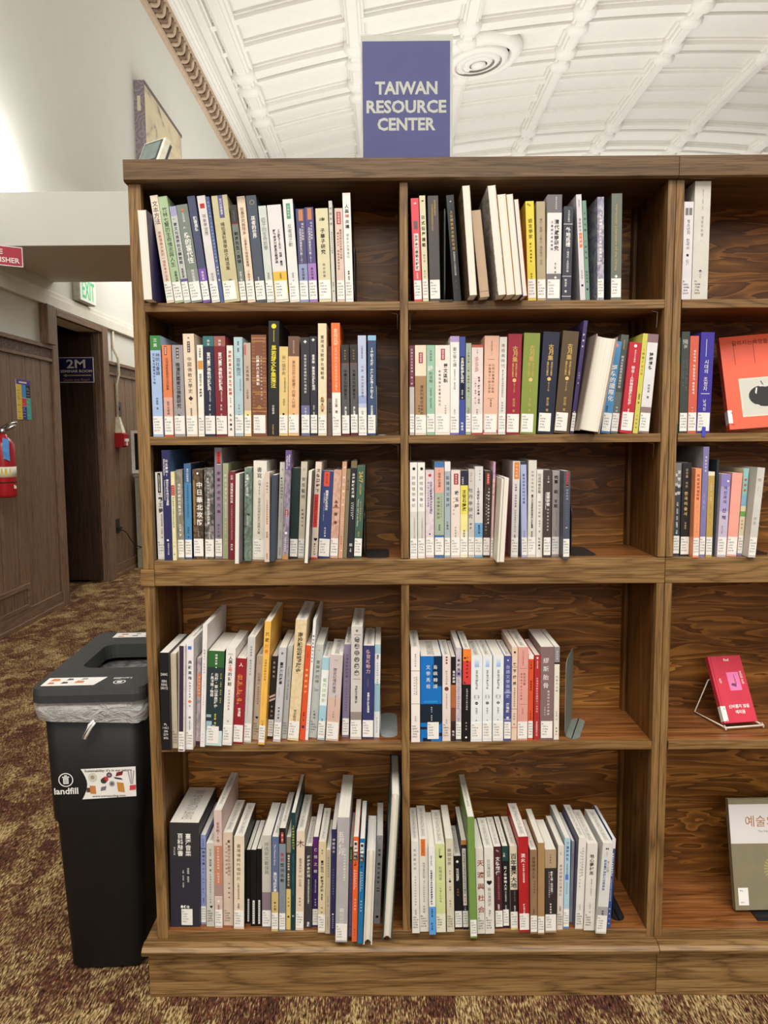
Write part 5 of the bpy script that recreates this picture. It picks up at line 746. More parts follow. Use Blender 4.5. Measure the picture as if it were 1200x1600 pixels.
def layout():
    for code, lst, ri, bay, where in ROWS:
        z = ZS[ri]; sp = []
        for b in lst:
            zx, zy, sc = Zw[b[0]]; P = lambda u, v: (zx+u/sc, zy+v/sc); o = b[8]
            xl, xr, yb, xt, yt = b[1:6]; bx0, by = P(xl, yb); bx1, _ = P(xr, yb); tx, ty = P(xt, yt)
            if 'p' in o: yf = -o['p'] if ri < 2 else None
            else: yf = .004 if ri < 2 else None
            if yf is None:
                q = at((bx0+bx1)/2, by, 2, z); yf = min(max(q.y, -.05), .07)
                if ri == 2: yf = min(max(yf, -.045), .02)
            a = at(bx0, by, 1, yf); c = at(bx1, by, 1, yf); T = max(c.x-a.x, .0035)
            zb = z; top = at(tx, ty, 1, yf); wtop = T; cxb = (a.x+c.x)/2
            ang = math.atan2(top.x+T/2*1.0-cxb, top.z-zb)
            if abs(ang) < math.radians(.5): ang = 0
            H = (top.z-zb)/math.cos(ang)
            if ri == 0: H = min(H, 1.6632-zb)
            sp.append(dict(b=b, T=T, H=H, x=cxb, y=yf, a=ang))
        lo, hi = BAYX[bay]
        for it in range(8):                                         # neighbours must not run into each other
            for i, j in zip(sp, sp[1:]):
                h = min(i['H'], j['H'])
                for hh in (0, h):
                    r_ = i['x']+i['T']/2/math.cos(i['a'])+hh*math.tan(i['a']); l_ = j['x']-j['T']/2/math.cos(j['a'])+hh*math.tan(j['a'])
                    ov = r_-l_+.0004
                    if ov > 0:
                        if hh and (abs(i['a']-j['a']) > .004):
                            d = ov/h; i['a'] -= d*.5; j['a'] += d*.5
                        else:
                            k = ov/2
                            for s_, sg in ((i, -1), (j, 1)):
                                cut = min(k, max(0, s_['T']-.0045)); s_['T'] -= cut; s_['x'] += sg*cut/2
                                rest = k-cut
                                if rest > 0: s_['x'] += sg*rest
            for s_ in sp:
                for hh in (0, s_['H']):
                    l_ = s_['x']-s_['T']/2+hh*math.tan(s_['a']); r_ = s_['x']+s_['T']/2+hh*math.tan(s_['a'])
                    if code == 'K2' and s_ is sp[0]: continue
                    if l_ < lo+.0005: s_['x'] += lo+.0005-l_ if hh == 0 else 0; s_['a'] += ((lo+.0005-l_)/hh if hh else 0)
                    if r_ > hi-.0005: s_['x'] -= r_-hi+.0005 if hh == 0 else 0; s_['a'] -= ((r_-hi+.0005)/hh if hh else 0)
        grp = 'books '+where
        for s_ in sp:
            H = s_['H']; D = s_['b'][8].get('D', .128 if H < .192 else .148 if H < .215 else .165 if H < .235 else .185 if H < .262 else .2)
            D = min(D, DEP-.004-s_['y'])
            T = s_['T']
            build_book(s_['b'], T-.0003, H, D, where, grp, (s_['x'], s_['y'], z+T/2*abs(math.sin(s_['a']))+.0002), s_['a'])
# ---------------------------------------------------------------- other things: collect their words, then build
for s, b in (('TAIWAN', 2), ('RESOURCE', 2), ('CENTER', 2), ('2M', 1), ('SEMINAR ROOM', 1), ('Down one floor!', 0), ('EXIT', 1), ('FIRE', 1), ('EXTINGUISHER', 1), ('landfill', 1), ('Landfill', 1), ('Sustainability: it’s in our nature.', 1),
  ('www.uwrecycling.com', 1), ('갈라지는', 0), ('욕망들', 0), ('신비롭지 않음', 1), ('에리즘', 1), ('Red', 1), ('시가', 1), ('예술의 전당', 0), ('The History of Seoul Arts', 0), ('예술의전당', 0), ('서울 한국', 0), ('MENU', 1), ('PULL', 1), ('T', 1), ('WHAT’S UP', 1), ('신이 인간이', 1)): want(s, b)
make_glyphs()
layout()
X_, Y_, Z_ = Vector((1, 0, 0)), Vector((0, 1, 0)), Vector((0, 0, 1))
# bookends
def bookend(x, y, z, mat, label, h=.13, w_=.12, base=.1, yaw=0, under=.0):
    t = thing('bookend', label, 'bookend', (x, y, z+.0004), (0, 0, yaw), 'metal bookends')
    R90 = Matrix(((0, 1, 0, 0), (1, 0, 0, 0), (0, 0, 1, 0), (0, 0, 0, 1)))
    def plate(name, pts, M): 
        m_ = MB(); m_.prism(pts, 0, .0012, mat, M); m_.build(name, t, fix=True)
    pl_ = [(u+w_/2, v+h/2) for u, v in rrect(w_, h, .02)]; pl_ = [(max(u, 0), max(v, 0)) for u, v in pl_]
    plate('upright_plate', pl_, R90)
    bp = [(u+base/2, v+w_/2) for u, v in rrect(base, w_, .016)]
    m_ = MB(); n = len(bp); m_.add([(u, v, 0) for u, v in bp]+[(u, v, .0012) for u, v in bp], [tuple(range(n))[::-1], tuple(range(n, 2*n))]+[(i, (i+1) % n, (i+1) % n+n, i+n) for i in range(n)], mat); m_.build('base_plate', t)
M_blk = plain((34, 34, 36), .45, .4, 0, 'black_enamel'); M_gg = plain((122, 130, 120), .45, .4, 0, 'grey_green_enamel'); M_gl = plain((150, 158, 156), .4, .4, 0, 'pale_grey_enamel'); M_dg = plain((84, 91, 87), .45, .4, 0, 'dark_grey_enamel')
def px(zid, u, v): zx, zy, sc = Zw[zid]; return zx+u/sc, zy+v/sc
def on(zid, u, v, zi): return at(*px(zid, u, v), 2, ZS[zi])
bx = at(*px('A2', 838, 1100), 1, .01).x
bookend(bx, .012, ZS[0], M_blk, 'black metal bookend at right end of the top shelf, left bay', .115, .11, .022)
bx = at(*px('B1', 462, 1100), 1, .01).x
bookend(bx-.0165, -.002, ZS[0], M_dg, 'dark grey metal bookend between charcoal and black spines, top shelf', .178, .12, .006)
bx = at(*px('C2', 1026, 1030), 1, .01).x
bookend(bx, .02, ZS[1], M_gl, 'pale grey metal bookend beside the mid blue spine, second shelf', .1, .12, .02)
bookend(at(*px('E2', 1000, 1060), 1, .02).x+.004, .018, ZS[2], M_blk, 'black bookend lying at right of the green spine, third shelf left bay', .1, .12, .05)
bookend(at(*px('F2', 402, 970), 1, .02).x, .03, ZS[2], M_blk, 'black bookend with triangular base shadow, third shelf middle bay', .105, .12, .055)
bookend(at(*px('G2', 948, 1240), 1, .03).x, .03, ZS[3], M_gl, 'pale grey bookend with its base plate showing, fourth shelf left bay', .05, .14, .037)
q = on('H2', 350, 1055, 3); bookend(q.x-.003, q.y, ZS[3], M_gg, 'grey green bookend standing upright, fourth shelf, middle bay', .165, .12, .03, -.36)
q = on('J2', 765, 1300, 4); bookend(q.x, q.y, ZS[4], M_blk, 'black bookend at right of the narrow blue spine, bottom shelf', .1, .13, .03)
bookend(at(*px('K3', 1072, 1195), 1, .02).x, .03, ZS[2], M_blk, 'black bookend beside pale grey Korean volume, third shelf right bay', .1, .12, .035)
# books shown face out in the right bay
def face_book(label, loc, rot, Wd, H, T, c, deco, lab=None):
    t = thing('book', label, 'book', loc, rot, 'books displayed face out'); cv = plain(c, .4, .35, 0, 'book_cover', .02, 30); m_ = MB()
    m_.box(0, Wd, 0, .002, 0, H, cv); m_.box(0, Wd, T-.002, T, 0, H, cv); m_.box(0, .002, .002, T-.002, 0, H, cv); deco(m_); m_.build('cover', t)
    p = MB(); p.box(.0025, Wd-.003, .0022, T-.0022, .002, H-.002, paper_edge()); p.build('page_block', t)
    if lab:
        q_ = MB(); x0, x1, z0, z1 = lab; q_.box(x0, x1, -.0006, .0002, z0, z1, plain((238, 236, 229), .5, .3, 0, 'call_label_paper', .01))
        if x0 <= 0: q_.box(-.0006, .0002, -.0006, T*.9, z0, z1, plain((238, 236, 229), .5, .3, 0, 'call_label_paper', .01))
        for i, s in enumerate(('PL', '992.9', '.K55', '.A6', '2019')): putw(q_, s, 0, ink((62, 60, 60)), Vector((x0+.008, -.0008, z1-.006-i*.006)), X_, Z_, .008 if x0 > 0 else .005, .003)
        q_.build('call_label', t)
    return t
def deco_apple(m_):
    y = -.0002
    def r4(x0, x1, z0, z1, c, yy=y): m_.quad((x0, yy, z0), (x1, yy, z0), (x1, yy, z1), (x0, yy, z1), ink(c))
    r4(.028, .125, .024, .105, (214, 208, 192)); r4(.031, .122, .027, .102, (200, 198, 186), y-.0001)
    r4(.0255, .0262, .135, .184, (70, 30, 24)); r4(.064, .0647, .135, .184, (70, 30, 24))
    put(m_, '갈라지는', 0, ink((70, 36, 30)), Vector((.043, y, .181)), X_, Z_, .011); put(m_, '욕망들', 0, ink((60, 26, 24)), Vector((.079, y, .181)), X_, Z_, .011)
    pts = []
    for k in range(40):
        a = 2*math.pi*k/40; rr = .031*(1+.1*math.cos(2*a)); dz = -.005*math.exp(-((a-math.pi/2)/.35)**2); pts.append((.078+rr*math.cos(a), y-.0003, .066+rr*.82*math.sin(a)+dz))
    m_.add(pts, [tuple(range(40))], ink((52, 51, 52)))
    m_.quad((.0565, y-.0004, .073), (.059, y-.0004, .07), (.062, y-.0004, .083), (.0595, y-.0004, .084), ink((226, 224, 216))); m_.quad((.066, y-.0004, .085), (.086, y-.0004, .0855), (.084, y-.0004, .089), (.068, y-.0004, .089), ink((206, 204, 198)))
    m_.quad((.054, y-.0004, .04), (.064, y-.0004, .041), (.062, y-.0004, .047), (.056, y-.0004, .049), ink((200, 198, 186)))
    m_.quad((.073, y-.0004, .088), (.0745, y-.0004, .088), (.0705, y-.0004, .0975), (.069, y-.0004, .0965), ink((52, 51, 52)))
q = at(1134, 670, 1, .022)
face_book('orange red book facing out with a bitten black apple on its cover', (q.x+.012, .03, ZS[1]+.0065), (math.radians(-15), math.radians(-4), math.radians(-7)), .15, .196, .022, (234, 92, 60), deco_apple, (0, .0075, .013, .04))
def deco_red(m_):
    y = -.0002; m_.quad((.034, y, .068), (.062, y, .068), (.062, y, .108), (.034, y, .108), ink((232, 128, 178)))
    m_.add([(.038, y-.0001, .08), (.05, y-.0001, .075), (.052, y-.0001, .082), (.042, y-.0001, .084)], [(0, 1, 2, 3)], ink((120, 70, 110))); m_.add([(.049, y-.0001, .082), (.053, y-.0001, .082), (.051, y-.0001, .104), (.049, y-.0001, .103)], [(0, 1, 2, 3)], ink((186, 96, 140)))
    m_.quad((.0045, y, 0), (.0055, y, 0), (.0055, y, .145), (.0045, y, .145), ink((150, 30, 48)))
    put(m_, 'Red', 1, ink(W), Vector((.042, y, .136)), X_, Z_, .008); put(m_, '신비롭지 않음', 1, ink(W), Vector((.044, y, .034)), X_, Z_, .0085); put(m_, '에리즘', 1, ink(W), Vector((.044, y, .022)), X_, Z_, .0085)
    put(m_, '시가', 1, ink(W), Vector((.016, y, .09)), Z_, -X_, .006); put(m_, '신이 인간이', 1, ink(W), Vector((.068, y, .095)), Z_, -X_, .006)
q = at(1122, 1139, 1, .07)
BR = math.radians
face_book('small red book with pink square, propped on a wire stand', (q.x+.012, .067, ZS[3]+.0125), (BR(-30), 0, BR(9)), .078, .145, .012, (206, 56, 76), deco_red, (0, .011, .004, .036))
t = thing('book_stand', 'white wire easel holding the small red book', 'book stand', (q.x+.012, .067, ZS[3]), (0, 0, BR(9)))
M_wire = plain((214, 206, 190), .35, .4, 0, 'coated_wire')
m_ = MB(); m_.tube([(-.0045, -.006, .0100), (-.0045, -.0125, .0075), (.083, -.0125, .0075), (.083, -.006, .0100)], .0022, M_wire); m_.tube([(-.0045, -.0125, .0075), (-.010, .10, .0022), (.004, .072, .085), (.07, .072, .085), (.084, .10, .0022), (.083, -.0125, .0075)], .0018, M_wire); m_.tube([(-.0045, -.0125, .0075), (-.0045, -.0125, .002)], .0018, M_wire); m_.tube([(.083, -.0125, .0075), (.083, -.0125, .002)], .0018, M_wire); m_.build('wire_frame', t)
def deco_art(m_):
    y = -.0002; m_.quad((0, y, .138), (.2, y, .138), (.2, y, .221), (0, y, .221), ink((216, 212, 210)))
    put(m_, '예술의 전당', 0, ink((168, 112, 60)), Vector((.097, y-.0002, .185)), X_, Z_, .026, .15); put(m_, 'The History of Seoul Arts', 0, ink((120, 112, 104)), Vector((.098, y-.0002, .163)), X_, Z_, .007); put(m_, '서울 한국', 0, ink((110, 100, 94)), Vector((.1, y-.0002, .15)), X_, Z_, .007)
    for k in range(28):
        a = 2*math.pi*k/28; c_ = Vector((.1+.025*math.cos(a), y, .085+.025*math.sin(a))); u_ = Vector((math.cos(a), 0, math.sin(a)))*.006; w_ = Vector((-math.sin(a), 0, math.cos(a)))*.0016
        m_.add([c_-u_-w_, c_-u_+w_, c_+u_+w_, c_+u_-w_], [(0, 1, 2, 3)], ink((170, 158, 92)))
    put(m_, '예술의전당', 0, ink((150, 142, 104)), Vector((.1, y, .032)), X_, Z_, .012)
q = at(1142, 1423, 1, .045)
face_book('large olive book with white band facing out on the bottom shelf', (q.x+.013, .05, ZS[4]+.0095), (BR(-14), 0, BR(1)), .2, .232, .014, (132, 124, 98), deco_art, (.008, .03, .01, .046))
t = thing('book_stand', 'black metal stand under the large olive book', 'book stand', (q.x+.05, .04, ZS[4]+.0004))
m_ = MB(); m_.box(0, .1, -.012, .10, 0, .0035, M_blk); m_.box(0, .1, -.014, -.011, 0, .010, M_blk); m_.build('base_plate', t)
m_ = MB(); m_.prism([(.07, .0035), (.073, .0035), (.108, .14), (.105, .14)], 0, .1, M_blk, Matrix(((0, 1, 0, 0), (1, 0, 0, 0), (0, 0, 1, 0), (0, 0, 0, 1)))); m_.build('back_rest', t, fix=True)
# acrylic sign on the bookcase
k = NT('clear_acrylic'); k.b.inputs['Base Color'].default_value = (.96, .98, .97, 1); k.b.inputs['Roughness'].default_value = .03; k.b.inputs['Transmission Weight'].default_value = 1; k.b.inputs['IOR'].default_value = 1.3
k.b.inputs['Specular IOR Level'].default_value = .5; M_acr = k.m
t = thing('sign_holder', 'clear acrylic holder with purple blue sign on top of the bookcase', 'sign', (.541, .1, 1.706))
m_ = MB(); m_.box(-.0935, .0935, -.002, -.0005, .004, .275, M_acr); m_.box(-.0935, .0935, .0025, .004, .004, .275, M_acr); m_.box(-.0935, .0935, -.04, .05, 0, .004, M_acr); m_.build('acrylic_panel', t)
M_sign = plain((100, 99, 152), .5, .3, 0, 'sign_ink', .01); M_pap = plain((226, 224, 212), .6, .2, 0, 'sign_paper', .01)
m_ = MB(); m_.box(-.092, .092, .0002, .0012, .004, .274, M_pap); m_.box(-.0895, .0875, -.0002, .0002, .004, .263, M_sign)
for s, z, w_ in (('TAIWAN', .173, .126), ('RESOURCE', .137, .162), ('CENTER', .103, .118)): putw(m_, s, 2, ink((228, 226, 214)), Vector((-.001, -.0003, z)), X_, Z_, w_, .0255)
m_.build('printed_sheet', t)
# little clock
t = thing('digital_clock', 'small pale square digital clock tilted back on the bookcase top', 'clock', (.014, .10, 1.7252), (0, 0, BR(-34))); t.scale = (.74, .74, .74)
M_cb = plain((226, 222, 202), .4, .35, 0, 'pale_plastic'); M_cd = plain((88, 94, 100), .4, .35, 0, 'grey_plastic')
R = Matrix.Rotation(BR(-24), 4, 'X')
m_ = MB(); m_.box(-.045, .045, -.014, .008, 0, .085, M_cb, R); m_.build('case', t, bevel=.003)
m_ = MB(); m_.box(-.04, .04, .008, .018, .004, .08, M_cd, R); m_.box(-.02, .02, .018, .03, -.0, .012, M_cd, R); m_.build('back_shell', t, bevel=.002)
m_ = MB(); m_.box(-.038, .038, -.0155, -.0135, .01, .079, plain((72, 78, 80), .4, .4, 0, 'bezel'), R); m_.box(-.033, .033, -.0165, -.015, .016, .073, plain((118, 132, 128), .25, .5, 0, 'lcd_glass'), R); m_.build('screen', t)
m_ = MB(); m_.box(-.03, .03, -.008, .03, -.0265, .004, M_cd); m_.build('foot', t)
# ---------------------------------------------------------------- landfill bin
t = thing('trash_bin', 'slim black landfill bin with grey lid at left end of the bookcase', 'trash bin', (-.131, .022, 0), (0, 0, BR(3)))
M_bin = plain((26, 26, 27), .55, .3, 0, 'black_plastic'); M_lid = plain((52, 54, 55), .55, .35, 0, 'grey_lid_plastic')
def ring(w_, d, r, z, y0): return [(x, y0+d/2+y, z) for x, y in rrect(w_, d, r, 5)]
def loft(m_, rings, mat, cap=True, smooth=True):
    n = len(rings[0]); vs = [p for r in rings for p in r]; fs = [(i*n+k, i*n+(k+1) % n, (i+1)*n+(k+1) % n, (i+1)*n+k) for i in range(len(rings)-1) for k in range(n)]
    if cap: fs += [tuple(range(n))[::-1]]
    m_.add(vs, fs, mat, smooth)
m_ = MB(); loft(m_, [ring(.145, .325, .02, .0, .052), ring(.163, .345, .025, .012, .042), ring(.184, .385, .03, .35, .022), ring(.196, .395, .03, .362, .017), ring(.206, .42, .03, .625, .008), ring(.198, .412, .028, .625, .012), ring(.15, .33, .02, .02, .05)], M_bin); m_.build('body', t)
M_bag = NT('clear_liner'); M_bag.b.inputs['Alpha'].default_value = .6
f_ = M_bag.noise(M_bag.coord((30, 30, 60)), 1, 4, .6, 1.5); M_bag.bump(f_, 1, .01); M_bag = M_bag.done(M_bag.ramp(f_, [(.3, (196, 194, 190)), (.7, (240, 238, 234))]), .25, .6)
m_ = MB(); rr = []
for z, ex in ((.636, .006), (.62, .016), (.604, .013), (.59, .011)):
    base = ring(.206+ex*2, .42+ex*2, .035, z, .008-ex); rr.append([(x+rnd.uniform(-.002, .002), y+rnd.uniform(-.002, .002), zz+rnd.uniform(-.003, .003)-(.006*max(0, x/.1)) ) for x, y, zz in base])
loft(m_, rr, M_bag, False); m_.build('liner_bag', t)
m_ = MB(); m_.tube([(.012, -.006, .592), (.004, -.011, .585), (-.012, -.006, .555), (-.008, -.006, .553), (.006, -.008, .578), (.014, -.006, .588)], .003, plain((232, 230, 226), .5, .3, 0, 'plastic_tie'), 6); m_.build('drawstring', t)
m_ = MB(); loft(m_, [ring(.178, .37, .02, .615, .03), ring(.15, .32, .02, .38, .05)], plain((120, 120, 122), .35, .5, 0, 'inner_liner', .25, 60), True); m_.build('inner_bag', t)
def hole_lid():
    m = MB(); o1 = rrect(.236, .475, .028, 5); i1 = rrect(.165, .20, .03, 5); n = len(o1); oy = .2275; iy = .245
    i1 = [(x+.018, y) for x, y in i1]
    for z0, z1 in ((.0, 1),):
        levels = [(o1, oy, .632, 1.0), (o1, oy, .648, 1.0), (o1, oy, .660, .985)]
        vs = [(x*s, (y)*s+c_, z) for p, c_, z, s in levels for x, y in p] + [(x, y+iy, .659) for x, y in i1] + [(x*.97, y*.97+iy, .625) for x, y in i1]
        m.add(vs, [(a*n+k, a*n+(k+1) % n, (a+1)*n+(k+1) % n, (a+1)*n+k) for a in range(4) for k in range(n)], M_lid)
        m.add([(x, y+oy, .632) for x, y in o1] + [(x*.97, y*.97+iy, .632) for x, y in i1], [(k, n+k, n+(k+1) % n, (k+1) % n) for k in range(n)], M_lid)
    return m
hole_lid().build('lid', t, fix=True)
M_stk = plain((236, 234, 228), .45, .35, 0, 'sticker_paper', .01)
m_ = MB(); zl = .6602
m_.quad((-.104, .018, zl), (.006, .018, zl), (.02, .072, zl), (-.104, .072, zl), M_stk)
for x, y, c_, s_ in ((-.085, .055, (200, 130, 80), .010), (-.088, .034, (205, 110, 80), .007), (-.055, .058, (70, 80, 80), .007), (-.06, .036, (60, 60, 66), .007), (-.025, .06, (150, 160, 150), .007), (-.03, .04, (200, 140, 90), .010)):
    m_.add([(x-s_, y-s_*.7, zl+.0003), (x+s_, y-s_*.5, zl+.0003), (x+s_*.8, y+s_*.8, zl+.0003), (x-s_*.7, y+s_, zl+.0003)], [(0, 1, 2, 3)], ink(c_))
put(m_, 'Landfill', 1, ink((226, 226, 222)), Vector((.055, .062, zl)), -X_, -Y_, .014)
def disc(m, c_, U, V, r, mat, r0=0, n=22):
    vs = []; fs = []
    for kk in range(n):
        a = 2*math.pi*kk/n; d_ = U*math.cos(a)+V*math.sin(a); vs += [c_+d_*r0, c_+d_*r]
    for kk in range(n): j = (kk+1) % n; fs.append((2*kk, 2*kk+1, 2*j+1, 2*j))
    m.add(vs, fs, mat)
disc(m_, Vector((.055, .036, zl)), X_, Y_, .013, ink((226, 226, 222)), .0105); m_.quad((.05, .03, zl), (.06, .03, zl), (.0605, .042, zl), (.0495, .042, zl), ink((226, 226, 222))); m_.build('lid_sticker', t)
m_ = MB(); m_.quad((-.07, .405, zl), (.095, .405, zl), (.095, .452, zl), (-.07, .452, zl), M_stk)
for x, y, c_, s_ in ((-.045, .435, (200, 130, 80), .010), (-.05, .415, (205, 120, 90), .008), (-.01, .438, (120, 124, 120), .007), (-.015, .42, (110, 110, 106), .008), (.03, .436, (150, 150, 140), .007), (.02, .418, (120, 120, 116), .009)):
    m_.add([(x-s_, y-s_*.5, zl+.0003), (x+s_, y-s_*.4, zl+.0003), (x+s_*.8, y+s_*.5, zl+.0003), (x-s_*.7, y+s_*.6, zl+.0003)], [(0, 1, 2, 3)], ink(c_))
m_.build('lid_sticker', t)
# front label
m_ = MB(); fz0, fz1 = .412, .480
def fy(z): return .0155 - (z-.362)/.263*.009
def P3(x, z, e=0): return Vector((x, fy(z)-.0012-e, z))
edge = [(-.026+.012*math.sin(math.pi*i/8), fz0+(fz1-fz0)*i/8) for i in range(9)]
m_.add([P3(x, z) for x, z in edge] + [P3(.089, fz1+.003), P3(.0875, fz0+.004)], [tuple(range(11))[::-1]], M_stk)
Us, Vs = X_, (P3(0, .5)-P3(0, .4)).normalized()
def W3(s, x, z, w_, h_, c_, b=1): putw(m_, s, b, ink(c_), P3(x, z, .0004), Us, Vs, w_, h_)
W3('Sustainability: it’s in our nature.', .032, fz1-.005, .1, .007, (60, 58, 56)); W3('www.uwrecycling.com', .03, fz0+.006, .07, .006, (60, 58, 56)); W3('landfill', -.0585, fz0+.02, .05, .0145, (238, 238, 234))
disc(m_, P3(-.058, .457, .0004), Us, Vs, .0155, ink((238, 238, 234)), .0135)
def Q(x0, x1, z0, z1, c_, e=.0005, sk=0): m_.add([P3(x0, z0, e), P3(x1, z0+sk, e), P3(x1+sk, z1+sk, e), P3(x0+sk, z1, e)], [(0, 1, 2, 3)], ink(c_))
Q(-.0635, -.0525, .448, .461, (238, 238, 234)); Q(-.0655, -.0505, .462, .4645, (238, 238, 234)); Q(-.061, -.055, .4655, .4675, (238, 238, 234))
for x in (-.0612, -.0585, -.0558): Q(x, x+.001, .4495, .4595, (26, 26, 28), .0008)
for x, z, r_, c_, d_ in ((-.002, .4615, .0095, (206, 204, 190), (160, 150, 120)), (.021, .453, .0065, (60, 70, 60), (50, 60, 50)), (.025, .4565, .006, (200, 70, 80), (180, 60, 70)), (.033, .4655, .006, (90, 80, 90), (170, 130, 140)), (.038, .446, .006, (150, 150, 156), (90, 90, 100))):
    disc(m_, P3(x, z, .0006), Us, Vs, r_, ink(c_)); disc(m_, P3(x, z, .0009), Us, Vs, r_*.45, ink(d_))
Q(-.016, -.004, .428, .438, (96, 66, 50)); Q(-.008, .004, .425, .443, (196, 130, 70), .0008, -.001); Q(.013, .024, .430, .439, (120, 112, 130), .0006, .002); Q(.046, .060, .462, .471, (120, 34, 40), .0006, .003); Q(.045, .061, .457, .461, (50, 44, 50), .0007, -.003); Q(.05, .064, .428, .449, (196, 136, 60), .0006, -.002); Q(.074, .087, .430, .441, (206, 70, 74), .0006, .001)
for dx, sk in ((-.006, .012), (0, .002), (.006, -.010)): m_.add([P3(.078+dx*.3, .444, .0006), P3(.080+dx*.3, .444, .0006), P3(.0805+dx+.0, .474, .0006), P3(.0775+dx, .474, .0006)], [(0, 1, 2, 3)], ink((168, 166, 170)))
m_.build('front_label', t)
# ---------------------------------------------------------------- on the left wall and in the aisle
PXW = WX+.014
def wallpt(x, y, off=0): return at(x, y, 0, PXW+off)
t = thing('room_sign', 'navy 2M seminar room sign with yellow arrow on the dark door', 'sign', (0, 4.63, 0))
p0, p1 = at(92.5, 598, 1, 4.63), at(145.5, 558, 1, 4.63); x0, x1, z0, z1 = p0.x, p1.x, p0.z, p1.z; sw, sh = x1-x0, z1-z0; cx = (x0+x1)/2
m_ = MB(); m_.box(x0, x1, 0, .004, z0, z1, plain((226, 226, 222), .4, .35, 0, 'sign_border')); m_.box(x0+.006, x1-.006, -.001, .001, z0+.006, z1-.006, plain((38, 38, 92), .4, .35, 0, 'navy_sign')); 
putw(m_, '2M', 1, ink(W), Vector((cx, -.0015, z1-sh*.26)), X_, Z_, sw*.54, sh*.34); putw(m_, 'SEMINAR ROOM', 1, ink(W), Vector((cx, -.0015, z1-sh*.55)), X_, Z_, sw*.9, sh*.11); putw(m_, 'Down one floor!', 0, ink((226, 150, 84)), Vector((cx, -.0015, z0+sh*.115)), X_, Z_, sw*.74, sh*.10)
za = z0+sh*.285; m_.add([(x0+sw*.12, -.0015, za), (x0+sw*.22, -.0015, za-sh*.07), (x0+sw*.22, -.0015, za+sh*.07)], [(0, 1, 2)], ink((226, 184, 70))); m_.quad((x0+sw*.2, -.0015, za-sh*.02), (x0+sw*.93, -.0015, za-sh*.02), (x0+sw*.93, -.0015, za+sh*.02), (x0+sw*.2, -.0015, za+sh*.02), ink((226, 184, 70)))
m_.build('sign_panel', t)
t = thing('exit_sign', 'green lettered EXIT sign on wall under the beam', 'sign', (WX, 4.38, 2.27))
m_ = MB(); m_.box(0, .055, -.155, .155, -.09, .10, plain((196, 194, 182), .5, .3, 0, 'sign_housing')); m_.build('housing', t, bevel=.01)
k = NT('lit_exit_face'); k.b.inputs['Base Color'].default_value = L3((236, 240, 232)); k.b.inputs['Emission Color'].default_value = L3((226, 244, 230)); k.b.inputs['Emission Strength'].default_value = .2; M_exf = k.m
k = NT('lit_exit_letters'); k.b.inputs['Base Color'].default_value = L3((70, 200, 130)); k.b.inputs['Emission Color'].default_value = L3((70, 205, 130)); k.b.inputs['Emission Strength'].default_value = .25; M_exl = k.m
m_ = MB(); m_.box(.055, .06, -.15, .15, -.083, .093, M_exf); putw(m_, 'EXIT', 1, M_exl, Vector((.0608, .0, .005)), Y_, Z_, .24, .135); m_.build('face_plate', t)
t = thing('extinguisher_sign', 'red fire extinguisher sign with white border, projecting from the wall', 'sign', (-1.782, 2.712, 2.126), (0, 0, math.atan2(.16, .255)))
m_ = MB(); m_.box(0, .3, 0, .004, 0, .108, plain((230, 226, 222), .4, .35, 0, 'sign_border')); m_.box(.005, .295, -.001, .001, .005, .103, plain((176, 42, 62), .4, .35, 0, 'red_sign')); putw(m_, 'FIRE', 1, ink(W), Vector((.15, -.0015, .075)), X_, Z_, .098, .027); putw(m_, 'EXTINGUISHER', 1, ink(W), Vector((.15, -.0015, .032)), X_, Z_, .265, .028); m_.build('sign_panel', t)
t = thing('poster', 'colour blocked notice with purple heading pinned on brown boards', 'poster')
def wq(m, a, b, c_, e=.0): 
    y0, z0, y1, z1 = a[0], a[1], b[0], b[1]; x = PXW+.002+e; m.quad((x, y0, z0), (x, y1, z0), (x, y1, z1), (x, y0, z1), ink(c_))
A0, A1 = wallpt(24, 592), wallpt(49, 656); y0, y1, zt, zb = A0.y, A1.y, A0.z, A1.z; dy, dz = y1-y0, zt-zb
m_ = MB(); m_.box(PXW, PXW+.002, y0, y1, zb, zt, plain((228, 226, 220), .6, .2, 0, 'notice_paper'))
for u0, u1, v0, v1, c_ in ((0, 1, 0, .12, (88, 62, 150)), (0, .36, .12, 1, (232, 196, 68)), (.36, .68, .12, .45, (72, 146, 214)), (.68, 1, .12, .45, (40, 40, 46)), (.36, .68, .46, .66, (210, 66, 66)), (.36, .68, .67, 1, (60, 56, 140)), (.68, 1, .46, 1, (74, 176, 164))):
    wq(m_, (y0+dy*u0, zt-dz*v1), (y0+dy*u1, zt-dz*v0), c_, .0004)
for kk in range(22):
    u = rnd.choice((.04, .4, .72)); v = .2+.036*kk; wq(m_, (y0+dy*u, zt-dz*(v+.008)), (y0+dy*(u+rnd.uniform(.12, .22)), zt-dz*v), (70, 64, 70) if u < .3 else (210, 210, 210), .0008)
wq(m_, (y0+dy*.2, zt-dz*.085), (y0+dy*.75, zt-dz*.045), (224, 222, 226), .0008); m_.build('notice_sheet', t)
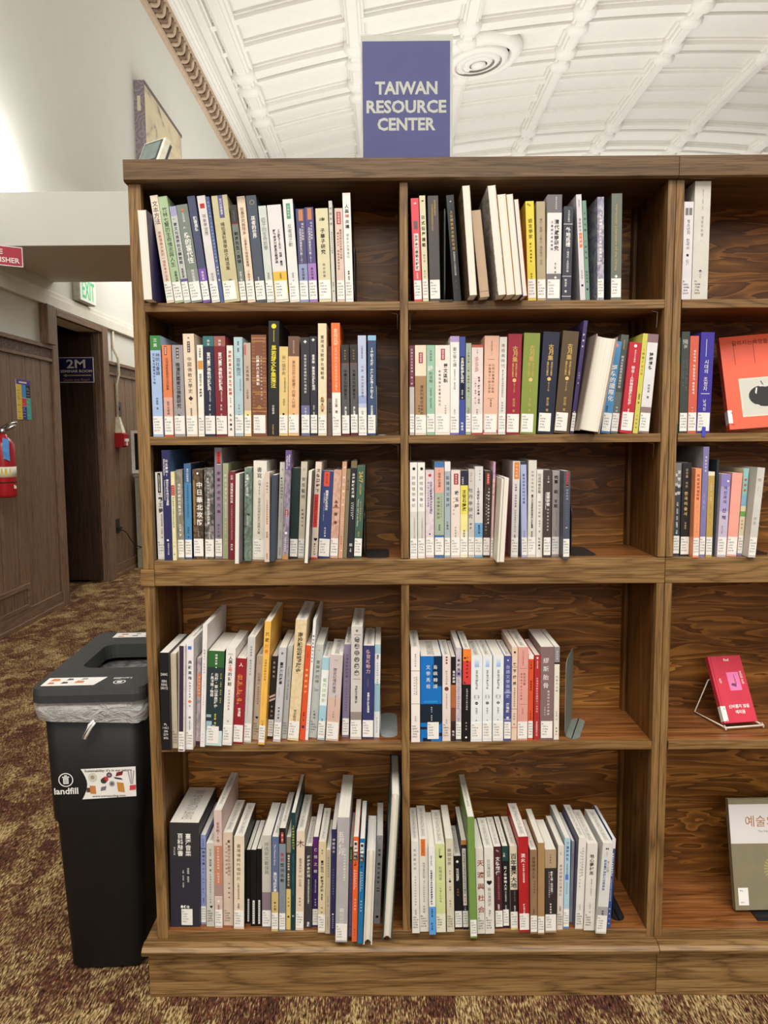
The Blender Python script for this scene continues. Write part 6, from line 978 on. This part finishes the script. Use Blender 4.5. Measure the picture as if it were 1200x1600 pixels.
# fire extinguisher
t = thing('fire_extinguisher', 'red fire extinguisher with blue tag at the left picture edge', 'fire extinguisher', (-1.716, 2.91, .835))
M_red = plain((168, 26, 36), .3, .5, 0, 'red_enamel')
m_ = MB(); m_.lathe([(.05, 0), (.061, .008), (.063, .02), (.063, .27), (.058, .31), (.042, .335), (.024, .35), (.022, .365)], M_red, 28); m_.build('tank', t)
m_ = MB(); m_.lathe([(.0636, .085), (.0636, .092)], plain((40, 36, 38), .5, .3, 0, 'band'), 28); m_.lathe([(.0637, .118), (.0637, .178)], plain((230, 226, 214), .5, .3, 0, 'white_label', .0), 28); m_.build('paper_label', t)
m_ = MB(); m_.add([(.0645*math.cos(a), .0645*math.sin(a), z) for z in (.125, .168) for a in (-1.4, -1.0, -.6)], [(0, 1, 4, 3), (1, 2, 5, 4)], ink((216, 190, 70))); m_.add([(.0645*math.cos(-.35), .0645*math.sin(-.35), .075), (.0645*math.cos(.0), .0645*math.sin(.0), .065), (.0645*math.cos(.0), .0645*math.sin(.0), .05), (.0645*math.cos(-.35), .0645*math.sin(-.35), .052)], [(0, 1, 2, 3)], ink(W)); m_.build('yellow_sticker', t)
m_ = MB(); m_.lathe([(.02, .36), (.02, .395), (.012, .40)], M_steel, 16); m_.tube([(.0, 0, .385), (.03, -.0, .395), (.075, .0, .415)], .011, M_steel); m_.tube([(-.01, 0, .395), (.04, 0, .425), (.085, 0, .432)], .008, M_steel); m_.build('valve_head', t)
m_ = MB(); m_.add([(.03+.03*math.sin(i/3*1.4), -.064+.03*(i/3)*.5-.004*math.sin(j), .345-.04*j-.015*(i/3)) for j in range(4) for i in range(4)], [(j*4+i, j*4+i+1, j*4+i+5, j*4+i+4) for j in range(3) for i in range(3)], plain((86, 148, 214), .6, .2, 0, 'blue_tag')); m_.build('inspection_tag', t)
m_ = MB(); m_.box(-.084, -.063, -.03, .03, .05, .30, M_steel); m_.build('wall_bracket', t)
# alarm pull station with its raceway
t = thing('alarm_pull_station', 'red fire alarm pull box on brown boards right of the door', 'fire alarm', (PXW, 5.0, 1.152))
m_ = MB(); m_.box(0, .062, -.055, .055, -.062, .062, M_red); m_.box(.062, .078, -.055, .055, -.05, .055, M_red); m_.build('box', t, bevel=.004)
m_ = MB(); m_.box(.078, .086, -.045, .045, -.012, .012, plain((228, 222, 216), .4, .3, 0, 'white_plastic')); m_.box(.078, .088, -.01, .01, -.045, .0, plain((228, 222, 216), .4, .3, 0, 'white_plastic')); m_.build('pull_handle', t)
m_ = MB(); M_race = plain((214, 208, 186), .5, .3, 0, 'beige_raceway')
m_.tube([(WX+.012, 5.0, 2.06), (WX+.012, 5.0, 1.92), (WX+.05, 5.0, 1.83), (WX+.05, 5.0, 1.70), (WX+.026, 5.0, 1.62), (WX+.026, 5.0, 1.33)], .012, M_race, 8)
m_.add([(PXW, 4.985, 1.345), (PXW, 5.015, 1.345), (PXW+.03, 5.015, 1.345), (PXW+.03, 4.985, 1.345), (PXW, 4.96, 1.214), (PXW, 5.04, 1.214), (PXW+.062, 5.04, 1.214), (PXW+.062, 4.96, 1.214)], [(0, 1, 2, 3), (4, 7, 6, 5), (0, 3, 7, 4), (1, 5, 6, 2), (2, 6, 7, 3), (0, 4, 5, 1)], M_race)
tag(m_.build('cable_raceway', fix=True), 'beige cable raceway running down the wall to the red alarm box', 'conduit')
t = thing('light_switch', 'dark switch plate behind the beige raceway', 'switch', (PXW, 5.07, 1.42)); M_sw = plain((58, 48, 44), .45, .35, 0, 'brown_plastic')
m_ = MB(); m_.box(0, .006, -.06, .06, -.058, .058, M_sw); m_.build('plate', t, bevel=.002); m_ = MB(); m_.box(.006, .014, -.008, .008, -.014, .014, M_sw); m_.build('toggle', t)
t = thing('wall_outlet', 'black wall outlet low on the boards right of the door', 'outlet', (PXW, 4.92, .43)); 
m_ = MB(); m_.box(0, .006, -.05, .05, -.06, .06, M_blk); m_.build('plate', t, bevel=.002); m_ = MB(); m_.box(.006, .035, -.02, .02, -.045, -.01, M_blk); m_.build('plug', t)
m_ = MB(); m_.tube([(PXW+.034, 4.92, .40), (PXW+.06, 4.96, .37), (PXW+.05, 5.12, .27), (PXW+.05, 5.22, .22), (PXW+.075, 5.305, .19)], .005, M_blk, 6); tag(m_.build('power_cord'), 'black power cord hanging from the low outlet to the grey cabinet', 'cord')
t = thing('floor_cabinet', 'grey cabinet standing by the boarded wall, mostly behind the bookcase', 'cabinet', (-1.455, 5.63, 0)); M_cab = plain((138, 134, 116), .5, .3, 0, 'grey_cabinet_paint')
m_ = MB(); m_.box(-.295, .30, -.33, .30, 0, .82, M_cab); m_.build('body', t, bevel=.004); m_ = MB(); m_.box(-.305, .31, -.335, .31, .82, .845, M_cab); m_.build('top', t, bevel=.003); m_ = MB(); m_.box(-.25, .26, -.338, -.33, .08, .78, M_cab); m_.build('door', t, bevel=.003)
t = thing('monitor', 'white framed dark screen on the grey cabinet', 'monitor', (-1.505, 5.29, .845)); M_mw = plain((228, 226, 216), .4, .35, 0, 'white_frame')
m_ = MB()
for bx_ in ((-.26, .26, 0, .03, .012, .04), (-.26, .26, 0, .03, .365, .39), (-.26, -.232, 0, .03, .04, .365), (.232, .26, 0, .03, .04, .365)): m_.box(*bx_, M_mw)
m_.build('frame', t); m_ = MB(); m_.box(-.232, .232, .006, .028, .04, .365, plain((22, 24, 36), .2, .5, 0, 'dark_screen')); m_.build('screen', t); m_ = MB(); m_.box(-.1, .1, -.02, .09, 0, .012, M_mw); m_.build('foot', t)
t = thing('floor_vent', 'brown slatted air grille low in the boarded wall at left', 'vent grille', (PXW, 2.75, .175))
m_ = MB(); m_.box(0, .012, -.53, .53, .055, .085, M_panh); m_.box(0, .012, -.53, .53, -.07, -.045, M_panh); m_.box(0, .012, .5, .53, -.045, .055, M_panh); m_.box(0, .012, -.53, -.5, -.045, .055, M_panh); m_.build('frame', t, bevel=.002)
m_ = MB(); m_.box(0, .002, -.5, .5, -.045, .055, plain((20, 15, 12), .8, .1, 0, 'vent_shadow_brown'))
for i in range(60): m_.box(.001, .008, -.5+i/60, -.5+i/60+.006, -.045, .055, M_pan)
m_.build('slats', t)
# hanging painting on the upper wall
t = thing('wall_painting', 'large hanging brush painting with grey purple edge high on left wall', 'painting', (WX, 5.85, 3.3))
k = NT('brocade_edge'); vor = k.n('ShaderNodeTexVoronoi'); vor.inputs['Scale'].default_value = 1; k.l(k.coord((9, 9, 9)), vor.inputs['Vector'])
M_bro = k.done(k.ramp(k.math('FRACT', k.math('MULTIPLY', vor.outputs['Distance'], 4.0)), [(.3, (138, 128, 134)), (.5, (160, 150, 154)), (.9, (128, 118, 126))]), .7, .2)
m_ = MB(); m_.box(0, .1, 0, 1.27, 0, 1.13, M_bro); m_.build('mount', t)
k = NT('brush_painting'); f_ = k.noise(k.coord((2, 1.6, 2.3)), 1, 4, .6, 1.4)
M_pt = k.done(k.ramp(f_, [(.34, (140, 130, 122)), (.42, (196, 182, 156)), (.5, (212, 198, 166)), (1, (216, 202, 172))]), .7, .2)
m_ = MB(); m_.box(.1, .102, .0, 1.25, 0, 1.09, M_pt); m_.build('painted_sheet', t); m_ = MB(); m_.box(.098, .108, 0, 1.28, 1.09, 1.12, plain((112, 98, 98), .6, .2, 0, 'dark_border')); m_.build('top_border', t)
m_ = MB(); m_.box(.03, .06, -.004, .0, .86, .99, plain((216, 204, 180), .5, .3, 0, 'seal_patch')); m_.build('edge_patch', t)
